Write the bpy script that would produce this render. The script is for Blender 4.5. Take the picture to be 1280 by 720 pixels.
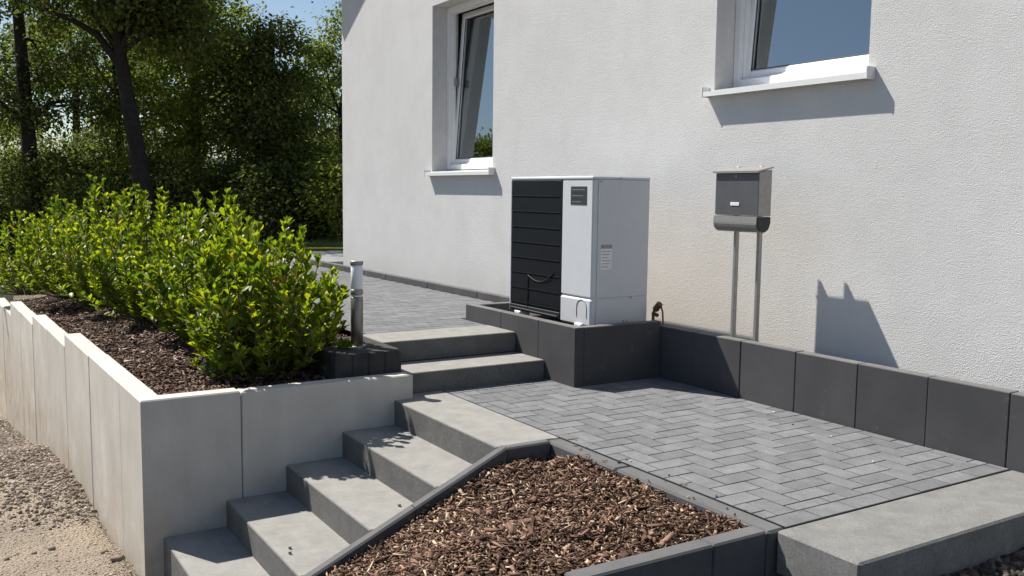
import bpy, math, random
import numpy as np
from mathutils import Vector, Matrix

# ------------------------------------------------------------------ camera, sky, sun, exposure
scene = bpy.context.scene
for o in list(bpy.data.objects):
    bpy.data.objects.remove(o, do_unlink=True)
COL = scene.collection
rng = np.random.default_rng(11)
random.seed(11)

YAW, PITCH, ROLL = math.radians(32.045), math.radians(5.839), math.radians(0.695)
cam_d = bpy.data.cameras.new('camera')
cam = bpy.data.objects.new('camera', cam_d)
COL.objects.link(cam)
fw = Vector((-math.cos(YAW)*math.cos(PITCH), math.sin(YAW)*math.cos(PITCH), -math.sin(PITCH)))
rt = fw.cross(Vector((0, 0, 1))).normalized()
up = rt.cross(fw)
c_, s_ = math.cos(ROLL), math.sin(ROLL)
rt, up = c_*rt + s_*up, -s_*rt + c_*up
cam.matrix_world = Matrix(((rt.x, up.x, -fw.x, 4.699), (rt.y, up.y, -fw.y, -3.414), (rt.z, up.z, -fw.z, 1.221), (0, 0, 0, 1)))
cam_d.sensor_width = 36.0
cam_d.lens = 1164.5/1280*36
cam_d.clip_start = 0.05
cam_d.clip_end = 2000
scene.camera = cam

SUN = Vector((0.668, 0.336, -1.0)).normalized()          # direction the light travels
world = bpy.data.worlds.new('World')
scene.world = world
world.use_nodes = True
wn = world.node_tree
sky = wn.nodes.new('ShaderNodeTexSky')
sky.sky_type = 'NISHITA'
sky.sun_disc = False
sky.sun_elevation = math.asin(-SUN.z)
sky.sun_rotation = math.atan2(-SUN.x, -SUN.y)
sky.altitude = 200
sky.air_density = 1.0
sky.dust_density = 0.6
sky.ozone_density = 1.0
bg = next(n for n in wn.nodes if n.type == 'BACKGROUND')
bg.inputs['Strength'].default_value = 0.07
wn.links.new(sky.outputs[0], bg.inputs['Color'])

sd = bpy.data.lights.new('sun', 'SUN')
sd.energy = 5.0
sd.angle = math.radians(0.55)
sd.color = (1.0, 0.955, 0.88)
sun = bpy.data.objects.new('sun', sd)
COL.objects.link(sun)
sun.rotation_euler = SUN.to_track_quat('-Z', 'Y').to_euler()
sun.location = (-12, -8, 20)

vs = scene.view_settings
vs.view_transform = 'Standard'
vs.look = 'None'
vs.gamma = 1.0
vs.use_curve_mapping = False
vs.exposure = 0.60

# ------------------------------------------------------------------ materials
def nt(name):
    m = bpy.data.materials.new(name)
    m.use_nodes = True
    t = m.node_tree
    return m, t, t.nodes['Principled BSDF']

def N(t, typ, **kw):
    n = t.nodes.new(typ)
    for k, v in kw.items():
        if k in n.inputs.keys():
            n.inputs[k].default_value = v
        else:
            setattr(n, k, v)
    return n

def ramp(t, fac, stops):
    r = t.nodes.new('ShaderNodeValToRGB')
    while len(r.color_ramp.elements) > 1:
        r.color_ramp.elements.remove(r.color_ramp.elements[-1])
    for i, (p, c) in enumerate(stops):
        e = r.color_ramp.elements[0] if i == 0 else r.color_ramp.elements.new(p)
        e.position = p
        e.color = (*c, 1) if len(c) == 3 else c
    t.links.new(fac, r.inputs[0])
    return r.outputs[0]

def mixc(t, fac, a, b, mode='MIX'):
    m = t.nodes.new('ShaderNodeMix')
    m.data_type = 'RGBA'
    m.blend_type = mode
    for s, v in ((m.inputs[0], fac), (m.inputs[6], a), (m.inputs[7], b)):
        if hasattr(v, 'is_linked'):
            t.links.new(v, s)
        elif isinstance(v, (tuple, list)):
            s.default_value = (*v, 1) if len(v) == 3 else v
        else:
            s.default_value = v
    return m.outputs[2]

def pos(t):
    return t.nodes.new('ShaderNodeNewGeometry').outputs['Position']

def noise(t, vec, scale, detail=4, rough=0.55):
    n = N(t, 'ShaderNodeTexNoise', Scale=scale, Detail=detail, Roughness=rough)
    t.links.new(vec, n.inputs['Vector'])
    return n.outputs[0]

def bump(t, b, height, strength=0.3, dist=0.01):
    n = N(t, 'ShaderNodeBump', Strength=strength, Distance=dist)
    t.links.new(height, n.inputs['Height'])
    t.links.new(n.outputs[0], b.inputs['Normal'])
    return n

def concrete(name, dark, light, rough=0.85, speck=0.25, stain=None, rnd=0.0, scale=3.0, bmp=0.25, streak=False, efflo=0.0, top_tone=None, pores=0.0, splash=None, grit=0.0):
    m, t, b = nt(name)
    p = pos(t)
    big = noise(t, p, scale, 5, 0.6)
    col = ramp(t, big, [(0.32, dark), (0.70, light)])
    fine = noise(t, p, 260, 2, 0.7)
    sp = ramp(t, fine, [(0.30, (1-speck,)*3), (0.70, (1+speck*0.6,)*3)])
    col = mixc(t, 1.0, col, sp, 'MULTIPLY')
    if rnd:
        oi = t.nodes.new('ShaderNodeObjectInfo')
        rr = ramp(t, oi.outputs['Random'], [(0, (1-rnd,)*3), (0.5, (1, 1.0, 1.0)), (1, (1+rnd, 1+rnd, 1+rnd*1.05))])
        col = mixc(t, 1.0, col, rr, 'MULTIPLY')
    if streak:
        mp = N(t, 'ShaderNodeMapping', Scale=(6, 6, 0.5))
        t.links.new(p, mp.inputs[0])
        st = noise(t, mp.outputs[0], 1.4, 5, 0.65)
        col = mixc(t, 1.0, col, ramp(t, st, [(0.30, (0.92, 0.91, 0.90)), (0.62, (1.02, 1.02, 1.02))]), 'MULTIPLY')
    if stain:
        sn = noise(t, p, 1.7, 6, 0.7)
        col = mixc(t, ramp(t, sn, [(0.56, (0, 0, 0)), (0.75, (0.6, 0.6, 0.6))]), col, stain)
    if efflo:
        en = noise(t, p, 7.0, 7, 0.75)
        col = mixc(t, ramp(t, en, [(0.60, (0, 0, 0)), (0.80, (efflo,)*3)]), col, (0.42, 0.42, 0.42))
    if grit:
        gn = noise(t, p, 95, 3, 0.75)
        col = mixc(t, 1.0, col, ramp(t, gn, [(0.34, (1-grit,)*3), (0.5, (1, 1, 1)), (0.68, (1+grit*.8,)*3)]), 'MULTIPLY')
    if pores:
        vo = N(t, 'ShaderNodeTexVoronoi', Scale=42.0); t.links.new(p, vo.inputs['Vector'])
        th_ = noise(t, p, 17, 2, 0.5)
        su = N(t, 'ShaderNodeMath', operation='MULTIPLY_ADD'); t.links.new(th_, su.inputs[0]); su.inputs[1].default_value = .9; t.links.new(vo.outputs['Distance'], su.inputs[2])
        col = mixc(t, ramp(t, su.outputs[0], [(0.36, (pores,)*3), (0.43, (0, 0, 0))]), col, (0.10, 0.095, 0.085))
    if splash:
        zz = N(t, 'ShaderNodeSeparateXYZ'); t.links.new(p, zz.inputs[0])
        ma = N(t, 'ShaderNodeMapRange'); t.links.new(zz.outputs['Z'], ma.inputs[0])
        ma.inputs[1].default_value = splash[0]; ma.inputs[2].default_value = splash[1]; ma.inputs[3].default_value = 0; ma.inputs[4].default_value = 1.0
        sn2 = ramp(t, noise(t, p, 4.5, 7, 0.72), [(0.35, (0.05,)*3), (0.7, (0.95,)*3)])
        col = mixc(t, mixc(t, 1.0, sn2, ma.outputs[0], 'MULTIPLY'), col, splash[2])
    if top_tone:
        # paler tone mixed in on upward-facing surfaces
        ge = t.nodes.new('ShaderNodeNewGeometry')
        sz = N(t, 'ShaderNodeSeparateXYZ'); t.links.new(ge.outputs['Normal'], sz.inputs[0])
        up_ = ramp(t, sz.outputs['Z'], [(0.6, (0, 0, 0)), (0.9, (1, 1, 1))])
        pat = ramp(t, noise(t, p, 9, 6, 0.7), [(0.3, (top_tone[0]*.5,)*3), (0.7, (top_tone[0],)*3)])
        col = mixc(t, mixc(t, 1.0, up_, pat, 'MULTIPLY'), col, top_tone[1])
    t.links.new(col, b.inputs['Base Color'])
    b.inputs['Roughness'].default_value = rough
    b.inputs['Specular IOR Level'].default_value = 0.3
    bump(t, b, fine, bmp, 0.002)
    return m

def plain(name, col, rough=0.5, metal=0.0, spec=0.5, var=0.06, scale=14):
    m, t, b = nt(name)
    n = noise(t, pos(t), scale, 4)
    c = ramp(t, n, [(0.3, tuple(x*(1-var) for x in col)), (0.7, tuple(min(1, x*(1+var)) for x in col))])
    t.links.new(c, b.inputs['Base Color'])
    b.inputs['Roughness'].default_value = rough
    b.inputs['Metallic'].default_value = metal
    b.inputs['Specular IOR Level'].default_value = spec
    return m

M = {}
# rough white render of the house
m, t, b = nt('stucco')
p = pos(t)
v = N(t, 'ShaderNodeTexVoronoi', Scale=240.0); t.links.new(p, v.inputs['Vector'])
nf = noise(t, p, 130, 3, 0.7)
h = N(t, 'ShaderNodeMath', operation='ADD'); t.links.new(v.outputs['Distance'], h.inputs[0]); t.links.new(nf, h.inputs[1])
bump(t, b, h.outputs[0], 0.60, 0.0055)
c = ramp(t, noise(t, p, 0.9, 6, 0.65), [(0.3, (0.655, 0.648, 0.638)), (0.7, (0.70, 0.695, 0.688))])
mp = N(t, 'ShaderNodeMapping', Scale=(2.2, 2.2, 0.35)); t.links.new(p, mp.inputs[0])
c = mixc(t, 1.0, c, ramp(t, noise(t, mp.outputs[0], 1.6, 6, 0.6), [(0.30, (0.972, 0.970, 0.965)), (0.6, (1.0, 1.0, 1.0))]), 'MULTIPLY')
c = mixc(t, 1.0, c, ramp(t, noise(t, p, 3.2, 7, 0.75), [(0.32, (0.93, 0.93, 0.93)), (0.58, (1.0, 1.0, 1.0))]), 'MULTIPLY')
# warm tint, stronger low down behind the pump and mailbox
sx = N(t, 'ShaderNodeSeparateXYZ'); t.links.new(p, sx.inputs[0])
hz = N(t, 'ShaderNodeMapRange'); t.links.new(sx.outputs['Z'], hz.inputs[0])
hz.inputs[1].default_value = 1.35; hz.inputs[2].default_value = 0.3; hz.inputs[3].default_value = 0; hz.inputs[4].default_value = 1
hx = N(t, 'ShaderNodeMapRange'); t.links.new(sx.outputs['X'], hx.inputs[0])
hx.inputs[1].default_value = 1.5; hx.inputs[2].default_value = 0.2; hx.inputs[3].default_value = 0; hx.inputs[4].default_value = 1
hl = N(t, 'ShaderNodeMapRange'); t.links.new(sx.outputs['X'], hl.inputs[0])
hl.inputs[1].default_value = -1.6; hl.inputs[2].default_value = 0.1; hl.inputs[3].default_value = 0; hl.inputs[4].default_value = 1
hm = N(t, 'ShaderNodeMath', operation='MULTIPLY'); t.links.new(hx.outputs[0], hm.inputs[0]); t.links.new(hl.outputs[0], hm.inputs[1])
mm = N(t, 'ShaderNodeMath', operation='MULTIPLY'); t.links.new(hz.outputs[0], mm.inputs[0]); t.links.new(hm.outputs[0], mm.inputs[1])
dn = noise(t, p, 2.3, 6, 0.7)
m2 = N(t, 'ShaderNodeMath', operation='MULTIPLY'); t.links.new(mm.outputs[0], m2.inputs[0]); t.links.new(dn, m2.inputs[1])
c = mixc(t, m2.outputs[0], c, (0.66, 0.55, 0.42))
t.links.new(c, b.inputs['Base Color'])
b.inputs['Roughness'].default_value = 0.92
b.inputs['Specular IOR Level'].default_value = 0.2
M['stucco'] = m

M['reveal'] = plain('smooth_render', (0.60, 0.59, 0.575), 0.85, spec=0.2)
M['anthracite'] = concrete('anthracite_concrete', (0.055, 0.055, 0.059), (0.078, 0.077, 0.081), speck=0.16, rnd=0.10, scale=2.2, efflo=0.22, pores=0.2, top_tone=(0.45, (0.30, 0.29, 0.275)))
M['kerb'] = concrete('kerb_concrete', (0.075, 0.075, 0.08), (0.105, 0.105, 0.11), speck=0.2, rnd=0.08, scale=5, efflo=0.15, top_tone=(0.22, (0.28, 0.275, 0.26)))
M['slab'] = concrete('slab_concrete', (0.165, 0.164, 0.158), (0.235, 0.232, 0.222), speck=0.30, scale=9, bmp=0.5, grit=0.20, stain=(0.12, 0.117, 0.11), efflo=0.3)
M['step'] = concrete('step_concrete', (0.120, 0.117, 0.112), (0.165, 0.161, 0.154), speck=0.30, rnd=0.05, scale=7.5, bmp=0.5, grit=0.25, efflo=0.12, top_tone=(0.80, (0.34, 0.332, 0.308)))
M['lightstone'] = concrete('pale_concrete', (0.475, 0.448, 0.405), (0.595, 0.568, 0.522), speck=0.07, rnd=0.05, scale=2.4, streak=True, stain=(0.44, 0.40, 0.33), bmp=0.15, pores=0.55, splash=(-.25, -1.0, (0.36, 0.27, 0.17)))
M['paver'] = concrete('paver_concrete', (0.140, 0.142, 0.148), (0.195, 0.196, 0.202), speck=0.25, rnd=0.14, scale=11, efflo=0.35, grit=0.18)
M['joint'] = concrete('joint_sand', (0.018, 0.018, 0.018), (0.040, 0.038, 0.035), speck=0.4, scale=6)
M['blockstone'] = concrete('dark_block', (0.035, 0.035, 0.036), (0.065, 0.064, 0.062), speck=0.4, scale=9, bmp=0.9)
M['soil'] = concrete('soil', (0.030, 0.020, 0.014), (0.060, 0.040, 0.027), speck=0.5, scale=20, bmp=0.8)
M['path'] = concrete('far_path', (0.20, 0.20, 0.20), (0.28, 0.28, 0.275), speck=0.3, scale=6)

M['pump_white'] = plain('pump_white', (0.60, 0.61, 0.635), 0.42, spec=0.5, var=0.02)
M['pump_seam'] = plain('pump_seam', (0.30, 0.31, 0.33), 0.5)
M['pump_black'] = plain('pump_black', (0.006, 0.007, 0.010), 0.45, spec=0.22, var=0.2)
M['pump_edge'] = plain('pump_edge', (0.022, 0.023, 0.027), 0.6, spec=0.25)
M['plate'] = plain('plate', (0.05, 0.052, 0.06), 0.25)
M['pvc'] = plain('white_pvc', (0.80, 0.80, 0.81), 0.28, var=0.015)
M['gasket'] = plain('gasket', (0.05, 0.05, 0.055), 0.6)
M['alu'] = plain('sill_alu', (0.78, 0.78, 0.77), 0.35, var=0.02)
M['steel'] = plain('brushed_steel', (0.30, 0.27, 0.24), 0.42, metal=0.9, var=0.08, scale=40)
M['steel_dull'] = plain('dull_steel', (0.36, 0.345, 0.33), 0.5, metal=0.7, var=0.08, scale=40)
M['box_grey'] = plain('mailbox_grey', (0.105, 0.105, 0.115), 0.45, metal=0.2)
M['box_black'] = plain('mailbox_black', (0.012, 0.012, 0.014), 0.35)
M['rust'] = plain('rusty_pipe', (0.13, 0.075, 0.04), 0.7, var=0.3, scale=60)
M['rooftile'] = concrete('rooftile', (0.05, 0.045, 0.045), (0.08, 0.072, 0.07), scale=5)
M['soffit'] = plain('soffit', (0.6, 0.6, 0.58), 0.7)
M['curtain'] = plain('curtain', (0.06, 0.054, 0.055), 0.9, var=0.2, scale=8)
M['room'] = plain('room', (0.35, 0.34, 0.33), 0.9)
M['yellow'] = plain('yellow_hose', (0.65, 0.50, 0.06), 0.5)
M['plastic_white'] = plain('pad_white', (0.8, 0.8, 0.8), 0.5)
M['red'] = plain('red_bit', (0.5, 0.09, 0.05), 0.6)

# frosted lamp cylinder
m, t, b = nt('frosted_plastic')
b.inputs['Base Color'].default_value = (0.86, 0.84, 0.90, 1)
b.inputs['Roughness'].default_value = 0.35
M['frost'] = m

# window glass: clear pane with a coated reflection
m, t, b = nt('window_glass')
t.nodes.remove(b)
out = t.nodes['Material Output']
gl = N(t, 'ShaderNodeBsdfGlossy', Roughness=0.0); gl.inputs['Color'].default_value = (0.86, 0.93, 0.95, 1)
tr = N(t, 'ShaderNodeBsdfTransparent'); tr.inputs['Color'].default_value = (0.72, 0.77, 0.78, 1)
fr = N(t, 'ShaderNodeFresnel', IOR=4.2)
mx = N(t, 'ShaderNodeMixShader')
t.links.new(fr.outputs[0], mx.inputs[0]); t.links.new(tr.outputs[0], mx.inputs[1]); t.links.new(gl.outputs[0], mx.inputs[2])
t.links.new(mx.outputs[0], out.inputs['Surface'])
M['glass'] = m

def leafmat(name, stops, rough=0.4, trans=0.35, spec=0.5, tint=(1.0, 1.15, 0.55)):
    m, t, b = nt(name)
    g = t.nodes.new('ShaderNodeNewGeometry')
    oi = t.nodes.new('ShaderNodeObjectInfo')
    a = N(t, 'ShaderNodeMath', operation='ADD'); t.links.new(g.outputs['Random Per Island'], a.inputs[0]); t.links.new(oi.outputs['Random'], a.inputs[1])
    fr = N(t, 'ShaderNodeMath', operation='FRACT'); t.links.new(a.outputs[0], fr.inputs[0])
    c = ramp(t, fr.outputs[0], stops)
    t.links.new(c, b.inputs['Base Color'])
    b.inputs['Roughness'].default_value = rough
    b.inputs['Specular IOR Level'].default_value = spec
    tl = t.nodes.new('ShaderNodeBsdfTranslucent')
    t.links.new(mixc(t, 1.0, c, tint, 'MULTIPLY'), tl.inputs['Color'])
    mx = N(t, 'ShaderNodeMixShader'); mx.inputs[0].default_value = trans
    t.links.new(b.outputs[0], mx.inputs[1]); t.links.new(tl.outputs[0], mx.inputs[2])
    t.links.new(mx.outputs[0], t.nodes['Material Output'].inputs['Surface'])
    return m

M['laurel'] = leafmat('laurel_leaf', [(0.0, (0.050, 0.095, 0.012)), (0.40, (0.12, 0.18, 0.016)), (0.80, (0.22, 0.27, 0.022)), (0.975, (0.32, 0.33, 0.03)), (0.988, (0.36, 0.27, 0.03)), (1.0, (0.16, 0.09, 0.04))], 0.40, 0.48, 0.42, tint=(1.75, 1.75, 0.6))
M['leaf_dark'] = leafmat('tree_leaf_dark', [(0.0, (0.06, 0.078, 0.028)), (0.6, (0.125, 0.15, 0.044)), (1.0, (0.21, 0.22, 0.06))], 0.7, 0.44, 0.15)
M['leaf_mid'] = leafmat('tree_leaf_mid', [(0.0, (0.085, 0.105, 0.034)), (0.6, (0.185, 0.215, 0.056)), (1.0, (0.31, 0.31, 0.085))], 0.7, 0.48, 0.15)
M['leaf_light'] = leafmat('tree_leaf_light', [(0.0, (0.13, 0.155, 0.036)), (0.6, (0.25, 0.28, 0.06)), (1.0, (0.38, 0.38, 0.085))], 0.7, 0.52, 0.15)
M['grass'] = leafmat('grass_blade', [(0.0, (0.05, 0.10, 0.015)), (1.0, (0.12, 0.19, 0.03))], 0.6, 0.3)
M['lawn'] = concrete('lawn_soil', (0.05, 0.075, 0.02), (0.08, 0.11, 0.03), speck=0.4, scale=8)
M['bark'] = concrete('bark', (0.018, 0.014, 0.011), (0.040, 0.032, 0.026), speck=0.5, scale=12, bmp=0.9)
M['twig'] = plain('twig', (0.10, 0.075, 0.035), 0.8, var=0.3, scale=30)

def chipmat(name, stops, rough=0.75):
    m, t, b = nt(name)
    g = t.nodes.new('ShaderNodeNewGeometry')
    c = ramp(t, g.outputs['Random Per Island'], stops)
    n = noise(t, g.outputs['Position'], 160, 3)
    c = mixc(t, 1.0, c, ramp(t, n, [(0.3, (0.7, 0.7, 0.7)), (0.7, (1.15, 1.15, 1.15))]), 'MULTIPLY')
    t.links.new(c, b.inputs['Base Color'])
    b.inputs['Roughness'].default_value = rough
    b.inputs['Specular IOR Level'].default_value = 0.25
    return m
M['mulch'] = chipmat('bark_mulch', [(0.0, (0.035, 0.019, 0.012)), (0.30, (0.090, 0.048, 0.030)), (0.62, (0.19, 0.105, 0.067)), (0.86, (0.31, 0.195, 0.135)), (0.94, (0.47, 0.34, 0.235)), (1.0, (0.66, 0.53, 0.36))])
M['mulch_old'] = chipmat('weathered_mulch', [(0.0, (0.034, 0.018, 0.012)), (0.45, (0.105, 0.058, 0.038)), (0.82, (0.20, 0.122, 0.085)), (0.94, (0.31, 0.215, 0.16)), (1.0, (0.48, 0.39, 0.31))])
M['pebble'] = chipmat('gravel_stone', [(0.0, (0.10, 0.078, 0.06)), (0.5, (0.21, 0.165, 0.13)), (0.9, (0.35, 0.29, 0.235)), (1.0, (0.52, 0.47, 0.42))], 0.9)
M['rubble'] = chipmat('dark_rubble', [(0.0, (0.035, 0.028, 0.022)), (0.7, (0.085, 0.07, 0.058)), (1.0, (0.19, 0.165, 0.14))], 0.9)

# sandy gravel ground turning into woodland floor further out
m, t, b = nt('gravel_ground')
p = pos(t)
g1 = ramp(t, noise(t, p, 1.6, 7, 0.7), [(0.35, (0.40, 0.33, 0.26)), (0.50, (0.50, 0.415, 0.325)), (0.68, (0.57, 0.46, 0.34))])
v = N(t, 'ShaderNodeTexVoronoi', Scale=55.0); t.links.new(p, v.inputs['Vector'])
g1 = mixc(t, 1.0, g1, ramp(t, v.outputs['Distance'], [(0.0, (1.05,)*3), (0.6, (0.8,)*3)]), 'MULTIPLY')
g2 = ramp(t, noise(t, p, 3.0, 6, 0.7), [(0.3, (0.030, 0.028, 0.016)), (0.7, (0.06, 0.06, 0.028))])
sx = N(t, 'ShaderNodeSeparateXYZ'); t.links.new(p, sx.inputs[0])
mr = N(t, 'ShaderNodeMapRange'); t.links.new(sx.outputs['X'], mr.inputs[0])
mr.inputs[1].default_value = -9; mr.inputs[2].default_value = -11.5
c = mixc(t, mr.outputs[0], g1, g2)
mr2 = N(t, 'ShaderNodeMapRange'); t.links.new(sx.outputs['X'], mr2.inputs[0])
mr2.inputs[1].default_value = 0.3; mr2.inputs[2].default_value = 1.2
c = mixc(t, mr2.outputs[0], c, ramp(t, noise(t, p, 6.0, 6, 0.7), [(0.3, (0.055, 0.050, 0.045)), (0.7, (0.12, 0.108, 0.095))]))  # dark yard soil; its out-of-view part is darkened to cut bounced light
t.links.new(c, b.inputs['Base Color'])
b.inputs['Roughness'].default_value = 0.95
b.inputs['Specular IOR Level'].default_value = 0.15
hb = N(t, 'ShaderNodeMath', operation='ADD'); t.links.new(v.outputs['Distance'], hb.inputs[0]); t.links.new(noise(t, p, 120, 4, 0.7), hb.inputs[1])
bump(t, b, hb.outputs[0], 1.0, 0.02)
M['gravel'] = m
M['hill'] = concrete('hill_forest', (0.03, 0.045, 0.04), (0.05, 0.065, 0.055), speck=0.3, scale=0.4)

# ------------------------------------------------------------------ mesh helpers
ORG = {}

def worg(o):
    return ORG[o.name]

class MB:
    def __init__(self):
        self.v, self.f = [], []
    def add(self, vs_, fs_):
        k = len(self.v)
        self.v += [tuple(x) for x in vs_]
        self.f += [tuple(i+k for i in f) for f in fs_]
        return self
    def box(self, x0, x1, y0, y1, z0, z1, c=0.0, T=None):
        """box with chamfer c on every edge"""
        if c <= 0:
            vs_ = [(x, y, z) for z in (z0, z1) for y in (y0, y1) for x in (x0, x1)]
            fs_ = [(0, 2, 3, 1), (4, 5, 7, 6), (0, 1, 5, 4), (2, 6, 7, 3), (0, 4, 6, 2), (1, 3, 7, 5)]
        else:
            vs_, idx = [], {}
            X, Y, Z = (x0, x1), (y0, y1), (z0, z1)
            for i in (0, 1):
                for j in (0, 1):
                    for k in (0, 1):
                        sx_, sy_, sz_ = (c if i == 0 else -c), (c if j == 0 else -c), (c if k == 0 else -c)
                        idx[i, j, k, 'x'] = len(vs_); vs_.append((X[i], Y[j]+sy_, Z[k]+sz_))
                        idx[i, j, k, 'y'] = len(vs_); vs_.append((X[i]+sx_, Y[j], Z[k]+sz_))
                        idx[i, j, k, 'z'] = len(vs_); vs_.append((X[i]+sx_, Y[j]+sy_, Z[k]))
            fs_ = []
            for i in (0, 1):
                q = [idx[i, 0, 0, 'x'], idx[i, 1, 0, 'x'], idx[i, 1, 1, 'x'], idx[i, 0, 1, 'x']]; fs_.append(tuple(q if i else q[::-1]))
                q = [idx[0, i, 0, 'y'], idx[0, i, 1, 'y'], idx[1, i, 1, 'y'], idx[1, i, 0, 'y']]; fs_.append(tuple(q if i else q[::-1]))
                q = [idx[0, 0, i, 'z'], idx[1, 0, i, 'z'], idx[1, 1, i, 'z'], idx[0, 1, i, 'z']]; fs_.append(tuple(q if i else q[::-1]))
            for a in (0, 1):
                for b_ in (0, 1):
                    q = [idx[a, b_, 0, 'x'], idx[a, b_, 1, 'x'], idx[a, b_, 1, 'y'], idx[a, b_, 0, 'y']]; fs_.append(tuple(q if a == b_ else q[::-1]))
                    q = [idx[a, 0, b_, 'x'], idx[a, 1, b_, 'x'], idx[a, 1, b_, 'z'], idx[a, 0, b_, 'z']]; fs_.append(tuple(q if a != b_ else q[::-1]))
                    q = [idx[0, a, b_, 'y'], idx[1, a, b_, 'y'], idx[1, a, b_, 'z'], idx[0, a, b_, 'z']]; fs_.append(tuple(q if a == b_ else q[::-1]))
            for i in (0, 1):
                for j in (0, 1):
                    for k in (0, 1):
                        q = [idx[i, j, k, 'x'], idx[i, j, k, 'y'], idx[i, j, k, 'z']]
                        fs_.append(tuple(q if (i+j+k) % 2 else q[::-1]))
        if T is not None:
            vs_ = [T(*p_) for p_ in vs_]
        return self.add(vs_, fs_)
    def tube(self, pts, radii, n=8, caps=True):
        pts = [Vector(p_) for p_ in pts]
        rings = []
        prev = None
        for i, p_ in enumerate(pts):
            d = (pts[min(i+1, len(pts)-1)] - pts[max(i-1, 0)]).normalized()
            if prev is None:
                a = d.orthogonal().normalized()
            else:
                a = (prev - d*prev.dot(d)).normalized()
            prev = a
            b_ = d.cross(a)
            r_ = radii[i] if isinstance(radii, (list, tuple)) else radii
            rings.append([p_ + (a*math.cos(2*math.pi*k/n) + b_*math.sin(2*math.pi*k/n))*r_ for k in range(n)])
        k0 = len(self.v)
        for r_ in rings:
            self.v += [tuple(q) for q in r_]
        for i in range(len(rings)-1):
            for k in range(n):
                a, b_ = k0+i*n+k, k0+i*n+(k+1) % n
                self.f.append((a, b_, b_+n, a+n))
        if caps:
            self.f.append(tuple(k0+k for k in range(n))[::-1])
            self.f.append(tuple(k0+(len(rings)-1)*n+k for k in range(n)))
        return self
    def prism(self, poly, axis, a0, a1):
        """poly: 2D points; axis the extrusion axis"""
        def P(u, w, a):
            return {'x': (a, u, w), 'y': (u, a, w), 'z': (u, w, a)}[axis]
        n = len(poly)
        vs_ = [P(u, w, a0) for u, w in poly] + [P(u, w, a1) for u, w in poly]
        fs_ = [tuple(range(n))[::-1], tuple(range(n, 2*n))] + [(i, (i+1) % n, n+(i+1) % n, n+i) for i in range(n)]
        return self.add(vs_, fs_)
    def mesh(self, name):
        me = bpy.data.meshes.new(name)
        a = np.array(self.v, dtype=float)
        me.from_pydata([tuple(x) for x in a], [], self.f)
        me.update()
        return me
    def build(self, name, mat, parent=None, smooth=False, fix=True):
        a = np.array(self.v, dtype=float)
        lo, hi = a.min(0), a.max(0)
        o0 = Vector(((lo[0]+hi[0])/2, (lo[1]+hi[1])/2, lo[2]))
        self.v = [tuple(x) for x in (a - np.array(o0))]
        me = self.mesh(name)
        if fix:
            import bmesh
            bm = bmesh.new(); bm.from_mesh(me)
            bmesh.ops.recalc_face_normals(bm, faces=bm.faces)
            bm.to_mesh(me); bm.free()
        if smooth:
            me.polygons.foreach_set('use_smooth', [True]*len(me.polygons))
        return link(name, me, mat, o0, parent)

def link(name, me, mat, o0, parent=None):
    if mat is not None and not me.materials:
        me.materials.append(mat)
    o = bpy.data.objects.new(name, me)
    COL.objects.link(o)
    o0 = Vector(o0)
    if parent is not None:
        o.parent = parent
        o.location = o0 - worg(parent)
    else:
        o.location = o0
    ORG[o.name] = o0
    return o

def empty(name, loc):
    o = bpy.data.objects.new(name, None)
    o.empty_display_size = 0.1
    COL.objects.link(o)
    o.location = loc
    ORG[o.name] = Vector(loc)
    return o

def tag(o, label, cat=None, group=None, kind=None):
    o['label'] = label
    if cat: o['category'] = cat
    if group: o['group'] = group
    if kind: o['kind'] = kind
    return o

def np_mesh(name, V, F, smooth=False):
    """V (n,3), F (m,k) uniform polygons"""
    me = bpy.data.meshes.new(name)
    V = np.ascontiguousarray(V, dtype=np.float32); F = np.ascontiguousarray(F, dtype=np.int32)
    m_, k = F.shape
    me.vertices.add(len(V)); me.vertices.foreach_set('co', V.ravel())
    me.loops.add(m_*k); me.loops.foreach_set('vertex_index', F.ravel())
    me.polygons.add(m_)
    me.polygons.foreach_set('loop_start', np.arange(0, m_*k, k, dtype=np.int32))
    if smooth:
        me.polygons.foreach_set('use_smooth', np.ones(m_, dtype=bool))
    me.update(calc_edges=True)
    return me

def scatter(tv, tf, P, R, S):
    """instances of template (tv, tf) at P with rotation R (n,3,3) and scale S (n,3)"""
    tv = np.asarray(tv, float); tf = np.asarray(tf, int)
    n = len(P)
    V = np.einsum('nij,nkj->nki', R, tv[None]*S[:, None, :]) + P[:, None, :]
    F = (tf[None] + (np.arange(n)*len(tv))[:, None, None])
    return V.reshape(-1, 3), F.reshape(-1, tf.shape[1])

def rot_from(dirs, roll):
    """rotation with local y along dirs and local z as 'up' side, rolled"""
    y = dirs/np.linalg.norm(dirs, axis=1, keepdims=True)
    ref = np.tile(np.array([0, 0, 1.0]), (len(y), 1))
    par = np.abs(y[:, 2]) > 0.97
    ref[par] = [1, 0, 0]
    x = np.cross(y, ref); x /= np.linalg.norm(x, axis=1, keepdims=True)
    z = np.cross(x, y)
    c, s = np.cos(roll)[:, None], np.sin(roll)[:, None]
    x2 = x*c + z*s
    z2 = -x*s + z*c
    return np.stack([x2, y, z2], axis=2)

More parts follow.
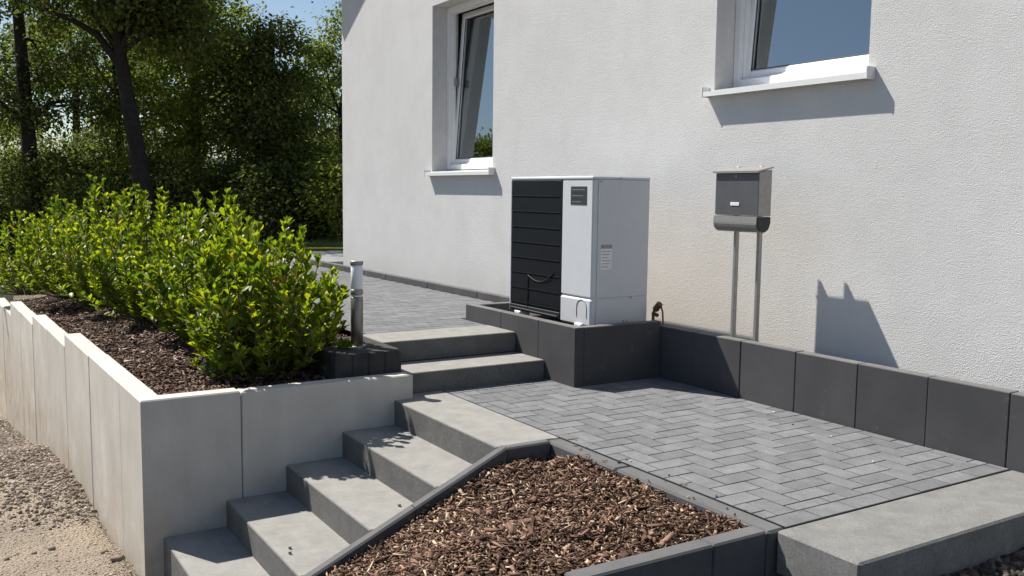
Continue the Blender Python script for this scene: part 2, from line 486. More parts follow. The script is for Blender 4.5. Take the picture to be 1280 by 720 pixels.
# ------------------------------------------------------------------ terrain
WX = [-40, -12, -8.5, -6.96, -5.96, -4.96, -3.96, -2.82, -1.8, -0.8, 1.0, 60]
WZ = [-2.2, -1.85, -1.68, -1.48, -1.38, -1.19, -1.01, -0.86, -0.86, -0.81, -0.80, -0.80]
def sstep(a, b, x):
    u = np.clip((x-a)/(b-a), 0, 1)
    return u*u*(3-2*u)
def ground_z(x, y):
    zl = np.interp(x, WX, WZ) + 0.02*np.sin(x*3.1+y*1.7)*np.cos(y*2.3)
    zl = zl - 0.05*np.exp(-((x+1.6)**2+(y+2.75)**2)/0.25)*0 
    # beyond the raised bed the garden climbs to terrace level
    gar = 0.18 - 0.02*np.clip(-x-9, 0, 200)
    w = sstep(-10.5, -13.5, x)
    behind = w*sstep(-5.5, 0.5, y)
    z = zl*(1-behind) + gar*behind
    inside = (y > -2.5) & (x > -10.5)
    z = np.where(inside & (x < -7.3), -0.3 - 1.0*(x > -9.2), z)
    z = np.where(inside & (x >= -7.3), -1.25, z)
    # lower yard at the right, beyond the slab
    z = np.where((x > 2.5) & (y > -2.2), -0.36, z)
    return z
gx = np.concatenate([[-900, -400, -200, -120, -80, -60, -45], np.arange(-36, -9, 1.0), np.arange(-9, 5, 0.2), np.arange(5, 16, 1.0), [20, 30, 60, 120, 300, 900]])
gy = np.concatenate([[-900, -400, -200, -100, -60, -40, -30], np.arange(-24, -5, 1.0), np.arange(-5, 2, 0.15), np.arange(2, 16, 1.0), [20, 30, 45, 70, 120, 300, 900]])
GX, GY = np.meshgrid(gx, gy, indexing='ij')
GZ = ground_z(GX, GY)
V = np.stack([GX, GY, GZ], 2).reshape(-1, 3)
ny = len(gy)
ii, jj = np.meshgrid(np.arange(len(gx)-1), np.arange(ny-1), indexing='ij')
a = (ii*ny+jj).ravel()
F = np.stack([a, a+ny, a+ny+1, a+1], 1)
g = link('ground', np_mesh('ground', V, F, True), M['gravel'], (0, 0, 0))
tag(g, 'sandy gravel ground sloping away beside the pale planter wall', 'ground', kind='structure')

# distant wooded hill
hx_ = np.linspace(-260, 260, 90)
V, F = [], []
for i, u in enumerate(hx_):
    h_ = 9 + 5*math.sin(u*0.018+1.0) + 2*math.sin(u*0.05) + 0.8*math.sin(u*0.23) + random.uniform(-.4, .4)
    d = Vector((-0.845, 0.53)); l = Vector((0.53, 0.845))
    for k, (dd, hh) in enumerate(((150, -3), (175, h_*0.55), (200, h_), (260, -3))):
        q = d*dd + l*u
        V.append((q.x, q.y, hh))
for i in range(89):
    for k in range(3):
        F.append((i*4+k, i*4+4+k, i*4+5+k, i*4+1+k))
tag(link('hill', np_mesh('hill', np.array(V), np.array(F), True), M['hill'], (0, 0, 0)), 'distant wooded hill seen through the trees', 'hill', kind='structure')

# ------------------------------------------------------------------ house
HX0, HX1, HY = -6.5, 5.2, 1.05
RS = 0.6                                             # roof slope
AX = (HX0+HX1)/2
def roofz(x): return 4.05 + RS*((x-HX0) if x < AX else (HX1-x))
WIN = [(-4.03, -2.80, 1.43, 3.11), (0.07, 1.27, 1.915, 3.25)]
house = tag(empty('house', ((HX0+HX1)/2, HY, -0.9)), 'white rough rendered house with two tilted white windows', 'house')
wb = MB()
xs = sorted({HX0, HX1, AX, *[w[0] for w in WIN], *[w[1] for w in WIN]})
zs = sorted({-0.9, 4.05, *[w[2] for w in WIN], *[w[3] for w in WIN]})
for i in range(len(xs)-1):
    for j in range(len(zs)-1):
        x0, x1, z0, z1 = xs[i], xs[i+1], zs[j], zs[j+1]
        if any(x0 >= w[0]-1e-6 and x1 <= w[1]+1e-6 and z0 >= w[2]-1e-6 and z1 <= w[3]+1e-6 for w in WIN):
            continue
        wb.add([(x0, HY, z0), (x1, HY, z0), (x1, HY, z1), (x0, HY, z1)], [(0, 1, 2, 3)])
wb.add([(HX0, HY, 4.05), (AX, HY, 4.05), (AX, HY, roofz(AX))], [(0, 1, 2)])
wb.add([(AX, HY, 4.05), (HX1, HY, 4.05), (AX, HY, roofz(AX))], [(0, 1, 2)])
HB = HY+9
wb.add([(HX0, HY, -0.9), (HX0, HY, 4.05), (HX0, HB, 4.05), (HX0, HB, -0.9)], [(0, 1, 2, 3)])
wb.add([(HX1, HY, -0.9), (HX1, HB, -0.9), (HX1, HB, 4.05), (HX1, HY, 4.05)], [(0, 1, 2, 3)])
wb.add([(HX1, HB, -0.9), (HX0, HB, -0.9), (HX0, HB, 4.05), (AX, HB, roofz(AX)), (HX1, HB, 4.05)], [(0, 1, 2, 3, 4)])
wall = wb.build('wall', M['stucco'], house, fix=False)
for w in WIN:
    r = MB()
    x0, x1, z0, z1 = w
    d = 0.30
    r.add([(x0, HY, z0), (x0, HY+d, z0), (x0, HY+d, z1), (x0, HY, z1)], [(0, 1, 2, 3)])
    r.add([(x1, HY, z0), (x1, HY, z1), (x1, HY+d, z1), (x1, HY+d, z0)], [(0, 1, 2, 3)])
    r.add([(x0, HY, z1), (x0, HY+d, z1), (x1, HY+d, z1), (x1, HY, z1)], [(0, 1, 2, 3)])
    r.add([(x0, HY, z0), (x1, HY, z0), (x1, HY+d, z0), (x0, HY+d, z0)], [(0, 1, 2, 3)])
    r.build('reveal', M['reveal'], wall, fix=False)
    # room behind the window
    q = MB()
    a0, a1, b0, b1, c0, c1 = x0-1.0, x1+1.2, HY+d, HY+4.0, z0-0.9, z1+0.3
    q.add([(a0, b0, c0), (a1, b0, c0), (a1, b1, c0), (a0, b1, c0), (a0, b0, c1), (a1, b0, c1), (a1, b1, c1), (a0, b1, c1)],
          [(0, 1, 2, 3), (4, 7, 6, 5), (0, 3, 7, 4), (1, 5, 6, 2), (3, 2, 6, 7)])
    q.add([(a0, b0, c0), (a1, b0, c0), (a1, b0, z0), (a0, b0, z0)], [(0, 1, 2, 3)])
    q.add([(a0, b0, z1), (a1, b0, z1), (a1, b0, c1), (a0, b0, c1)], [(0, 1, 2, 3)])
    q.add([(a0, b0, z0), (x0, b0, z0), (x0, b0, z1), (a0, b0, z1)], [(0, 1, 2, 3)])
    q.add([(x1, b0, z0), (a1, b0, z0), (a1, b0, z1), (x1, b0, z1)], [(0, 1, 2, 3)])
    q.build('room', M['room'], wall, fix=False)

def ring(mb, x0, x1, z0, z1, w, y0, y1, c=0.006, T=None):
    """mitre-free frame of four bars between y0 and y1"""
    mb.box(x0, x0+w, y0, y1, z0, z1, c, T)
    mb.box(x1-w, x1, y0, y1, z0, z1, c, T)
    mb.box(x0+w, x1-w, y0+.001, y1-.001, z0, z0+w, c, T)
    mb.box(x0+w, x1-w, y0+.001, y1-.001, z1-w, z1, c, T)

for k, (x0, x1, z0, z1) in enumerate(WIN):
    YF = HY+0.165
    fr = MB()
    zb = z0+0.02
    ring(fr, x0+.002, x1-.002, zb, z1-.002, 0.055, YF, YF+0.035, .004)
    ring(fr, x0+.03, x1-.03, zb+.03, z1-.03, 0.04, YF+0.034, YF+0.075, .004)
    win = fr.build('window', M['pvc'], house)
    win['label'] = 'white window standing tilted inwards, ' + ('dark curtain behind it' if k == 0 else 'blue sky mirrored in it')
    # tilted sash: hinged at the bottom, leaning inwards
    sx0, sx1, sz0, sz1 = x0+.045, x1-.045, zb+.05, z1-.045
    ang = math.radians(4.2)
    def T(x, y, z, sz0=sz0, ang=ang, YF=YF):
        yy, zz = y-(YF+.05), z-sz0
        return (x, YF+.05+yy*math.cos(ang)+zz*math.sin(ang), sz0-yy*math.sin(ang)+zz*math.cos(ang))
    s = MB()
    ring(s, sx0, sx1, sz0, sz1, 0.062, YF+.042, YF+.11, .008, T)
    sash = s.build('sash', M['pvc'], win)
    gk = MB()
    ring(gk, sx0+.058, sx1-.058, sz0+.058, sz1-.058, 0.012, YF+.050, YF+.058, .001, T)
    gk.build('gasket', M['gasket'], win)
    pn = MB()
    pn.add([T(sx0+.06, YF+.07, sz0+.06), T(sx1-.06, YF+.07, sz0+.06), T(sx1-.06, YF+.07, sz1-.06), T(sx0+.06, YF+.07, sz1-.06)], [(0, 1, 2, 3)])
    pn.build('pane', M['glass'], win, fix=False)
    lt = MB()
    lt.box(x0+.075, x0+.10, YF+.05, YF+.09, z0+.88, z0+.96, .004)
    lt.build('latch', M['steel_dull'], win)
    # sill with turned-up end caps
    sl = MB()
    xa, xb = x0-.055, x1+.045
    sl.prism([(HY-.065, z0-.012), (YF+.002, z0+.012), (YF+.002, z0-.003), (HY-.061, z0-.028), (HY-.061, z0-.045), (HY-.065, z0-.045)], 'x', xa+.008, xb-.008)
    sill = sl.build('window_sill', M['alu'], house)
    for xe in (xa, xb-.010):
        e = MB()
        e.box(xe, xe+.012, HY-.068, HY+.03, z0-.048, z0+.022, .002)
        e.build('end_cap', M['alu'], sill)
    # curtain
    xc0, xc1 = (x0-.9, x0+.60) if k == 0 else (x0-.9, x0+.10)
    cu = MB()
    n = 160
    vs_ = []
    for i in range(n+1):
        u = i/n
        vs_ += [(xc0+(xc1-xc0)*u, HY+.40+.03*math.sin(u*80)+.012*math.sin(u*33+1), z0-.3), (xc0+(xc1-xc0)*u*(.92 if k == 0 else 1), HY+.40+.03*math.sin(u*80), z1+.15)]
    cu.add(vs_, [(2*i, 2*i+2, 2*i+3, 2*i+1) for i in range(n)])
    cu.build('curtain', M['curtain'], house, smooth=True)

# roof with overhanging verge and eaves
rf = MB()
VO = HY-0.25
th = 0.22
for sgn in (0, 1):
    if sgn == 0:
        poly = [(-6.91, 3.80), (AX, roofz(AX)), (AX, roofz(AX)+th), (-6.91, 3.80+th)]
    else:
        xe = HX1+.41
        poly = [(AX, roofz(AX)), (xe, 3.80), (xe, 3.80+th), (AX, roofz(AX)+th)]
    rf.prism(poly, 'y', VO, HB+.25)
rf.build('roof', M['rooftile'], house)

# ------------------------------------------------------------------ pavers
def paver_mesh(lx, ly):
    g_ = 0.0033
    mb = MB(); mb.box(-lx/2+g_, lx/2-g_, -ly/2+g_, ly/2-g_, 0, 0.07, 0.0012)
    me = mb.mesh('paver'); me.materials.append(M['paver'])
    return me
PM = {}
def paver(parent, x0, x1, y0, y1, ztop):
    lx, ly = round(x1-x0, 3), round(y1-y0, 3)
    if (lx, ly) not in PM:
        PM[lx, ly] = paver_mesh(lx, ly)
    o = link('paver', PM[lx, ly], None, ((x0+x1)/2, (y0+y1)/2, ztop-0.07+random.uniform(-.0006, .0008)), parent)
    o.rotation_euler = (random.gauss(0, .0022), random.gauss(0, .0022), random.gauss(0, .004))
    return o
def herringbone(X0, X1, Y0, Y1, u, ox, oy):
    out = []
    for i in range(-2, int((X1-X0)/u)+4):
        for j in range(-2, int((Y1-Y0)/u)+4):
            cl = (i+j) % 4
            if cl == 0: r = (i, i+2, j, j+1)
            elif cl == 2: r = (i, i+1, j, j+2)
            else: continue
            x0, x1, y0, y1 = X0+ox+r[0]*u, X0+ox+r[1]*u, Y0+oy+r[2]*u, Y0+oy+r[3]*u
            x0, x1, y0, y1 = max(x0, X0), min(x1, X1), max(y0, Y0), min(y1, Y1)
            if x1-x0 > .022 and y1-y0 > .022:
                out.append((x0, x1, y0, y1))
    return out

# lower patio
PX0, PX1, PY0, PY1 = -0.325, 2.405, -0.765, 0.705
pb = MB(); pb.box(PX0, PX1, PY0, PY1, -0.30, -0.0022)
patio = tag(pb.build('patio', M['joint']), 'lower patio of small grey herringbone pavers before the dark wall', 'patio', kind='structure')
U_ = 0.1025
for r in herringbone(PX0+.10, PX1-U_, PY0, PY1, U_, 0.0, -0.03):
    paver(patio, *r, 0.0)
y = PY0
while y < PY1-.02:
    paver(patio, PX1-U_, PX1, y, min(y+2*U_, PY1), 0.0); y += 2*U_
y = PY0
while y < PY1-.02:
    paver(patio, PX0, PX0+.10, y, min(y+U_, PY1), 0.0); y += U_

# upper terrace
TZ = 0.262
tb = MB(); tb.box(-7.6, -1.085, -0.99, 0.775, -0.05, TZ-0.0022)
tb.box(-1.40, -1.085, -0.99, -0.005, -0.04, TZ-0.0042)
terrace = tag(tb.build('terrace', M['joint']), 'upper terrace paved with grey blocks running along the house', 'terrace', kind='structure')
rows = []
xr_ = -1.09
k = 0
while xr_ > -7.55:
    y = -0.94 - (0.10 if k % 2 else 0.0)
    while y < 0.775:
        y0, y1 = max(y, -0.94), min(y+.2, 0.775)
        if y1-y0 > .03:
            x0, x1 = max(xr_-.10, -7.55), xr_
            # the plinth stands in the terrace
            if x1 > -1.41 and y1 > -0.005:
                y1 = min(y1, -0.005)
            if y1-y0 > .03 and x1-x0 > .03:
                rows.append((x0, x1, y0, y1))
        y += .2
    xr_ -= .10; k += 1
rows.sort(key=lambda r: -r[1])
for r in rows[:296]:
    paver(terrace, *r, TZ)
rest = MB()
for x0, x1, y0, y1 in rows[296:]:
    dz = random.uniform(-.002, .002)
    rest.box(x0+.0025, x1-.0025, y0+.0025, y1-.0025, TZ-.07+dz, TZ+dz, .004)
ro = rest.build('paver_field', M['paver'], terrace, fix=False)
ro['kind'] = 'stuff'
# bed-side edging of the terrace
te = tag(empty('terrace_edging', (-4.3, -0.97, 0.0)), 'thin dark edging stones between the terrace pavers and the shrub bed', 'edging')
x = -1.09
while x > -7.5:
    e = MB(); e.box(max(x-1.0, -7.55)+.003, x-.003, -0.99, -0.945, -.02, TZ+.004, .005); e.build('edging_stone', M['kerb'], te); x -= 1.0

# kerb along the house
hk = tag(empty('house_kerb', (-4.2, 0.82, 0.1)), 'low dark kerb stones along the foot of the white wall', 'kerb')
x = -0.6
while x > -7.4:
    e = MB(); e.box(max(x-1.0, -7.45)+.002, x-.002, 0.78, 0.845, 0.05, 0.325+random.uniform(-.002, .002), .006); e.build('kerb_stone', M['kerb'], hk); x -= 1.0
gs = MB(); gs.box(-7.4, 2.9, 0.80, 1.052, -.2, 0.245)
tag(gs.build('drain_strip', M['rubble']), 'narrow gravel drainage strip at the foot of the house wall', 'gravel', kind='structure')

# ------------------------------------------------------------------ heat pump plinth
HP = 0.380
pl = tag(empty('plinth', (-0.7, 0.4, 0.0)), 'dark concrete plinth carrying the white heat pump', 'plinth')
xb = [-1.41, -0.90, -0.42, 0.0]
for i in range(3):
    e = MB(); e.box(xb[i]+.0005, xb[i+1]-.0005, 0.0, 0.07, -.2, HP, .003); e.build('wall_panel', M['anthracite'], pl)
e = MB(); e.box(-.07, -.0015, 0.0705, 0.71, -.2, HP-.001, .005); e.build('wall_panel', M['anthracite'], pl)
e = MB(); e.box(-1.409, -1.34, 0.0705, 0.71, -.2, HP-.001, .005); e.build('wall_panel', M['anthracite'], pl)
e = MB(); e.box(-1.339, -.071, 0.071, 0.775, -.1, 0.305); e.build('fill', M['rubble'], pl)

# ------------------------------------------------------------------ low dark wall beside the patio
lw = tag(empty('low_wall', (1.5, 0.75, -0.2)), 'low anthracite concrete panel wall behind the lower patio', 'wall')
jx = [-0.0685, 0.3, 0.7175, 1.139, 1.555, 1.967, 2.3777, 2.79, 3.20]
for i in range(len(jx)-1):
    dz = random.uniform(-.002, .002)
    e = MB(); e.box(jx[i]+.0012, jx[i+1]-.0012, 0.712+random.uniform(-.0025, .0025), 0.79, -.38, 0.345+dz, .004)
    e.build('wall_panel', M['anthracite'], lw)

# ------------------------------------------------------------------ stairs
us = tag(empty('upper_steps', (-0.7, -0.5, 0.0)), 'two broad concrete steps climbing from patio to terrace', 'steps')
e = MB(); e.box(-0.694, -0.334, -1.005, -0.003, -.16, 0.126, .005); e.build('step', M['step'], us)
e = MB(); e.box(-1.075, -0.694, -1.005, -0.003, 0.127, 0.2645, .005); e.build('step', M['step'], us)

ls = tag(empty('lower_steps', (0.36, -1.7, -0.8)), 'flight of five grey concrete block steps beside the planter wall', 'steps')
SL, SR = -0.213, 0.945
fy = [-1.142, -1.470, -1.800, -2.130, -2.455]
for i in range(5):
    zt = -0.145*i
    back_ = -0.770 if i == 0 else fy[i-1]+.02
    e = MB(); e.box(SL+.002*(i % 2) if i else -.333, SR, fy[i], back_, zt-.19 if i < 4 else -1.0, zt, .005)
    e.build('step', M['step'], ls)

bs = MB(); bs.box(2.412, 2.772, -0.823, 0.70, -0.165, 0.0, .008)
tag(bs.build('block_step', M['slab']), 'long grey block step at the open right edge of the patio', 'step')

# ------------------------------------------------------------------ kerbs around the front mulch bed
KX = 0.945
def kz(y): return 0.010 + 0.442*(y+1.118)
sk = tag(empty('sloping_kerb', (0.975, -1.9, -0.9)), 'dark kerb sloping down along the right side of the lower steps', 'kerb')
segs = [(-1.118, -1.60), (-1.604, -2.35), (-2.354, -3.0)]
for ya, yb in segs:
    e = MB()
    za, zb_ = kz(ya), kz(yb)
    c = .009
    pts = []
    # cross-section with chamfered top edges, swept along the slope
    prof = [(KX+.001, -.30), (KX+.001, -c), (KX+.001+c, 0.0), (KX+.058-c, 0.0), (KX+.058, -c), (KX+.058, -.30)]
    vs_ = [(px_, ya, za+pz_) for px_, pz_ in prof] + [(px_, yb, zb_+pz_) for px_, pz_ in prof]
    n = len(prof)
    e.add(vs_, [tuple(range(n)), tuple(range(n, 2*n))[::-1]] + [(i, (i+1) % n, n+(i+1) % n, n+i) for i in range(n)])
    e.build('kerb_stone', M['kerb'], sk)
e = MB(); e.box(KX+.001, KX+.058, -1.1165, -0.862, -.30, .006, .008); e.build('kerb_stone', M['kerb'], sk)

pk = tag(empty('patio_kerb', (1.6, -0.82, -0.3)), 'straight dark kerb between the patio pavers and the bark mulch', 'kerb')
for xa, xb_ in ((0.948, 1.50), (1.504, 2.405)):
    e = MB(); e.box(xa, xb_, -0.858, -0.768, -.30, -0.002, .010); e.build('kerb_stone', M['kerb'], pk)
fk = tag(empty('front_kerb', (2.36, -1.3, -0.4)), 'dark kerb with visible front face closing the mulch bed at the bottom', 'kerb')
for ya, yb in ((-1.125, -0.862), (-1.72, -1.128)):
    e = MB(); e.box(2.325, 2.402, ya, yb, -.42, 0.0, .007); e.build('kerb_stone', M['kerb'], fk)

# ------------------------------------------------------------------ pale planter wall
pw = tag(empty('planter_wall', (-3, -2.5, -0.9)), 'pale concrete panel wall stepping down round the shrub bed', 'wall')
SP = 0.021
ca, sa = math.cos(math.atan(SP)), math.sin(math.atan(SP))
def TW(u, v_, z):
    """u metres along the long wall from its corner (leftwards), v_ thickness inwards"""
    return (-0.213 - u*ca - v_*sa*0, -2.548 - u*sa + v_, z)
tops = [(.56, 1.555, .146), (1.555, 2.62, .143), (2.62, 3.63, .052), (3.63, 4.66, .044), (4.66, 5.71, -.038), (5.71, 6.72, -.046), (6.72, 7.75, -.20), (7.75, 8.78, -.215), (8.78, 9.8, -.33)]
for u0, u1, z in tops:
    e = MB()
    j = random.uniform(-.003, .003)
    e.box(u0+.004, u1-.004, j, 0.115+j, -2.3 if u0 > 3 else -1.3, z, .006, TW)
    e.build('wall_panel', M['lightstone'], pw)
# L-shaped corner panel
L_ = [TW(0, 0, 0)[:2], (-0.216, -2.042), (-0.322, -2.042), (-0.322, TW(.109, .115, 0)[1]), TW(.551, .115, 0)[:2], TW(.551, 0, 0)[:2]]
def Lin(d):
    return [(L_[0][0]-d, L_[0][1]+d), (L_[1][0]-d, L_[1][1]-d), (L_[2][0]+d, L_[2][1]-d), (L_[3][0]+d, L_[3][1]-d), (L_[4][0]+d, L_[4][1]-d), (L_[5][0]+d, L_[5][1]+d)]
e = MB(); lo_ = [(x_, y_, -1.3) for x_, y_ in L_]; m1 = [(x_, y_, .143) for x_, y_ in L_]; m2_ = [(x_, y_, .150) for x_, y_ in Lin(.007)]
e.add(lo_+m1+m2_, [(r_*6+i, r_*6+(i+1) % 6, (r_+1)*6+(i+1) % 6, (r_+1)*6+i) for r_ in range(2) for i in range(6)] + [tuple(range(12, 18))])
e.build('wall_panel', M['lightstone'], pw)
for ya, yb, z in ((-2.036, -1.02, .143),):
    e = MB(); e.box(-0.322, -0.216, ya, yb, -1.2, z, .007); e.build('wall_panel', M['lightstone'], pw)

# ------------------------------------------------------------------ block under the lamp
bk = MB()
poly = []
# outline with rounded, split-looking edges and vertical grooves on the front
fx = -0.345
pts = [(-1.03, -1.005), (-.43, -1.008), (-.36, -1.03)]
y = -1.05
while y > -1.40:
    pts += [(fx, y), (fx+.002, y-.045), (fx, y-.088), (fx-.007, y-.094), (fx-.007, y-.099)]
    y -= .103
pts += [(-.37, -1.43), (-.42, -1.455), (-.75, -1.46), (-.98, -1.44), (-1.03, -1.40)]
def inset(ps, d):
    c = Vector((sum(p_[0] for p_ in ps)/len(ps), sum(p_[1] for p_ in ps)/len(ps)))
    return [(p_[0]+(c.x-p_[0])*d, p_[1]+(c.y-p_[1])*d) for p_ in ps]
n = len(pts)
lv = [(pts, -.2), (pts, .245), (inset(pts, .025), .262), (inset(pts, .06), .27)]
vs_ = []
for ps, z in lv:
    vs_ += [(p_[0]+random.uniform(-.003, .003), p_[1]+random.uniform(-.003, .003), z+random.uniform(-.003, .003)) for p_ in ps]
fs_ = [(r*n+i, r*n+(i+1) % n, (r+1)*n+(i+1) % n, (r+1)*n+i) for r in range(3) for i in range(n)]
fs_.append(tuple(3*n+i for i in range(n)))
bk.add(vs_, fs_)
tag(bk.build('stone_block', M['blockstone']), 'rough dark grooved concrete block carrying the bollard lamp', 'block')

# ------------------------------------------------------------------ bollard lamp
LX, LY = -0.62, -1.207
bl = tag(empty('bollard_lamp', (LX, LY, .27)), 'slim steel bollard lamp with frosted white cylinder beside the steps', 'lamp')
def cyl(name, r, z0, z1, mat, parent, x=LX, y=LY, n=28, bev=.003):
    e = MB(); e.tube([(x, y, z0), (x, y, z0+bev), (x, y, z1-bev), (x, y, z1)], [r-bev, r, r, r-bev], n)
    o = e.build(name, mat, parent, smooth=False)
    for p_ in o.data.polygons:
        p_.use_smooth = len(p_.vertices) == 4
    return o
cyl('base_plate', .055, .268, .276, M['steel'], bl)
cyl('post', .038, .276, .575, M['steel'], bl)
cyl('collar', .0385, .588, .622, M['steel_dull'], bl)
cyl('groove', .034, .575, .588, M['plastic_white'], bl)
cyl('diffuser', .036, .622, .770, M['frost'], bl)
cyl('cap', .040, .770, .797, M['steel_dull'], bl)

# ------------------------------------------------------------------ heat pump
hx0, hx1, hy0, hy1, hz0, hz1 = -1.145, -0.148, 0.231, 0.704, 0.352, 1.335
hp = tag(empty('heat_pump', ((hx0+hx1)/2, (hy0+hy1)/2, 0.305)), 'white box-shaped heat pump with black slatted front on dark plinth', 'heat pump')
xg = -0.497
e = MB(); e.box(hx0+.004, hx1-.004, hy0+.012, hy1, hz0+.02, hz1-.02, .006); casing = e.build('casing', M['pump_white'], hp)
e = MB(); e.box(hx0-.004, hx1+.003, hy0-.006, hy1+.004, hz1-.021, hz1, .006); e.build('top_cover', M['pump_white'], hp)
zse = 0.535
e = MB(); e.box(xg+.002, hx1, hy0-.002, hy0+.04, zse+.004, hz1-.022, .009); e.build('front_panel', M['pump_white'], hp)
e = MB(); e.box(xg+.002, hx1+.001, hy0-.006, hy0+.04, hz0, zse-.004, .010); fp = e.build('lower_panel', M['pump_white'], hp)
e = MB()
for i in range(14):
    a0 = math.pi*i/13
    pass
ar = [(-.245+.055*math.cos(math.pi*i/12), .47+.055*math.sin(math.pi*i/12)) for i in range(13)]
arc = [( -.19, hy0-.008, .405)] + [(a_, hy0-.008, b_) for a_, b_ in ar] + [(-.30, hy0-.008, .405)]
e.tube(arc, .0018, 5); e.build('handle_recess', M['steel_dull'], fp)
e = MB(); e.box(hx1-.005, hx1+.0015, hy0+.041, hy1-.002, zse+.004, hz1-.022, .002); side = e.build('side_panel', M['pump_white'], hp)
e = MB(); e.box(hx1-.005, hx1+.0015, hy0+.041, hy1-.002, hz0, zse-.004, .002); e.build('lower_side_panel', M['pump_white'], hp)
for yy, zz in ((.56, .531), (.50, .375), (.53, .375), (.29, 1.30), (.45, 1.325)):
    e = MB(); e.tube([(hx1, yy, zz), (hx1+.005, yy, zz)], .006, 8); e.build('screw', M['steel_dull'], side)
# black grille: backing, frame, slats
e = MB(); e.box(hx0+.012, xg-.004, hy0+.004, hy0+.012, hz0+.055, hz1-.03); e.build('grille_backing', M['pump_black'], hp)
e = MB(); e.box(hx0-.003, hx0+.010, hy0-.006, hy0+.03, hz0+.01, hz1-.022, .002); e.build('frame_strip', M['pump_white'], hp)
e = MB(); e.box(xg-.010, xg-.001, hy0-.003, hy0+.012, hz0+.03, hz1-.024, .002); e.build('grille_edge', M['pump_edge'], hp)
ns = 8
for i in range(ns):
    z0 = hz0+.068 + i*(hz1-.03-hz0-.068)/ns
    z1 = z0 + (hz1-.03-hz0-.068)/ns
    e = MB()
    e.prism([(hy0+.006, z0+.002), (hy0-.004, z0+.006), (hy0-.001, z1-.006), (hy0+.006, z1-.004)], 'x', hx0+.014, xg-.012)
    sl_ = e.build('slat', M['pump_black'], hp)
    e = MB(); e.tube([(hx0+.016, hy0-.0045, z0+.006), (xg-.014, hy0-.0045, z0+.006)], .0016, 5); e.build('rib', M['pump_black'], sl_)
e = MB(); e.tube([(-.90, hy0-.006, .40), (-.90, hy0-.006, .645)], .003, 5); e.build('wire', M['pump_edge'], hp)
e = MB(); e.tube([(-.90+.033*i, hy0-.007-.002*math.sin(i), .635-.055*math.sin(math.pi*i/10)+.004*i) for i in range(11)], .0032, 6); e.build('wire', M['pump_edge'], hp)
e = MB(); e.box(hx0, xg-.002, hy0-.008, hy0+.012, hz0+.012, hz0+.055, .004); e.build('bottom_rail', M['pump_edge'], hp)
e = MB(); e.tube([(hx0+.02, hy0-.013, hz0+.030), (xg-.02, hy0-.013, hz0+.026)], .006, 6); e.build('rail_pipe', M['plate'], hp)
# rating plate and side sticker
e = MB(); e.box(-.393, -.214, hy0-.0045, hy0-.001, 1.147, 1.268, .001); pt = e.build('name_plate', M['plate'], hp)
for i in range(5):
    e = MB(); zz = 1.165+i*.02
    e.box(-.375, -.375+(.13 if i % 2 else .10)+.01*i, hy0-.0052, hy0-.0045, zz, zz+.003); e.build('print_line', M['pump_edge'] if i % 2 else M['pump_seam'], pt)
e = MB(); e.box(hx1+.001, hx1+.0028, .30, .392, .865, .89); e.build('sticker_header', M['pump_seam'], hp)
e = MB(); e.box(hx1+.001, hx1+.0024, .30, .392, .725, .862); stk = e.build('sticker', M['plastic_white'], hp)
for i in range(6):
    e = MB(); zz = .742+i*.02
    e.box(hx1+.0024, hx1+.0030, .308, .36 + .02*((i*7) % 3)/2, zz, zz+.005); e.build('print_line', M['pump_seam'], stk)
for xx in (-1.02, -.27):
    for yy in (.25, .62):
        e = MB(); e.box(xx-.04, xx+.04, yy-.04, yy+.05, .304, hz0+.012, .006); e.build('foot', M['plastic_white'], hp)

# little rusty fitting behind the pump
pf = tag(empty('pipe_fitting', (-.10, .76, .33)), 'small rusty pipe fitting sticking up behind the heat pump', 'pipe')
e = MB(); e.tube([(-.15, .76, .25), (-.145, .76, .40), (-.13, .76, .45), (-.10, .76, .47)], .010, 8); e.build('pipe', M['rust'], pf, smooth=True)
e = MB(); e.tube([(-.09, .77, .49), (-.06, .77, .43), (-.045, .77, .25)], .006, 7); e.build('rod', M['rust'], pf, smooth=True)
e = MB(); e.tube([(-.125, .76, .44), (-.085, .765, .485)], .022, 10); e.build('valve', M['rust'], pf)
e = MB(); e.tube([(-.135, .75, .415), (-.09, .75, .405)], .014, 8); e.build('nut', M['rust'], pf)

# ------------------------------------------------------------------ mailbox on two posts
mx0, mx1, my0, my1 = 0.487, 0.838, 0.6865, 0.795
mb_ = tag(empty('mailbox', (0.65, 0.81, 0.245)), 'grey steel mailbox with newspaper tube on two thin posts', 'mailbox')
for px_ in (.5535, .742):
    e = MB(); e.box(px_-.011, px_+.011, .7975, .826, .10, 1.396, .002); e.build('post', M['steel_dull'], mb_)
e = MB(); e.prism([(my0+.006, 1.102), (my1, 1.102), (my1, 1.372), (my0+.006, 1.355)], 'x', mx0+.002, mx1-.002); e.build('body', M['steel_dull'], mb_)
e = MB(); e.box(mx0, mx1, my0, my0+.006, 1.106, 1.352, .002); door = e.build('door', M['box_grey'], mb_)
e = MB(); e.box(.617, .689, my0-.003, my0, 1.160, 1.180, .001); e.build('name_plate', M['plastic_white'], door)
e = MB(); e.tube([(.66, my0-.004, 1.335), (.66, my0+.002, 1.335)], .008, 10); e.build('lock', M['steel'], door)
e = MB(); e.prism([(my0-.016, 1.354), (my1+.002, 1.384), (my1+.002, 1.392), (my0-.016, 1.366)], 'x', mx0-.012, mx1+.008); e.build('lid', M['steel_dull'], mb_)
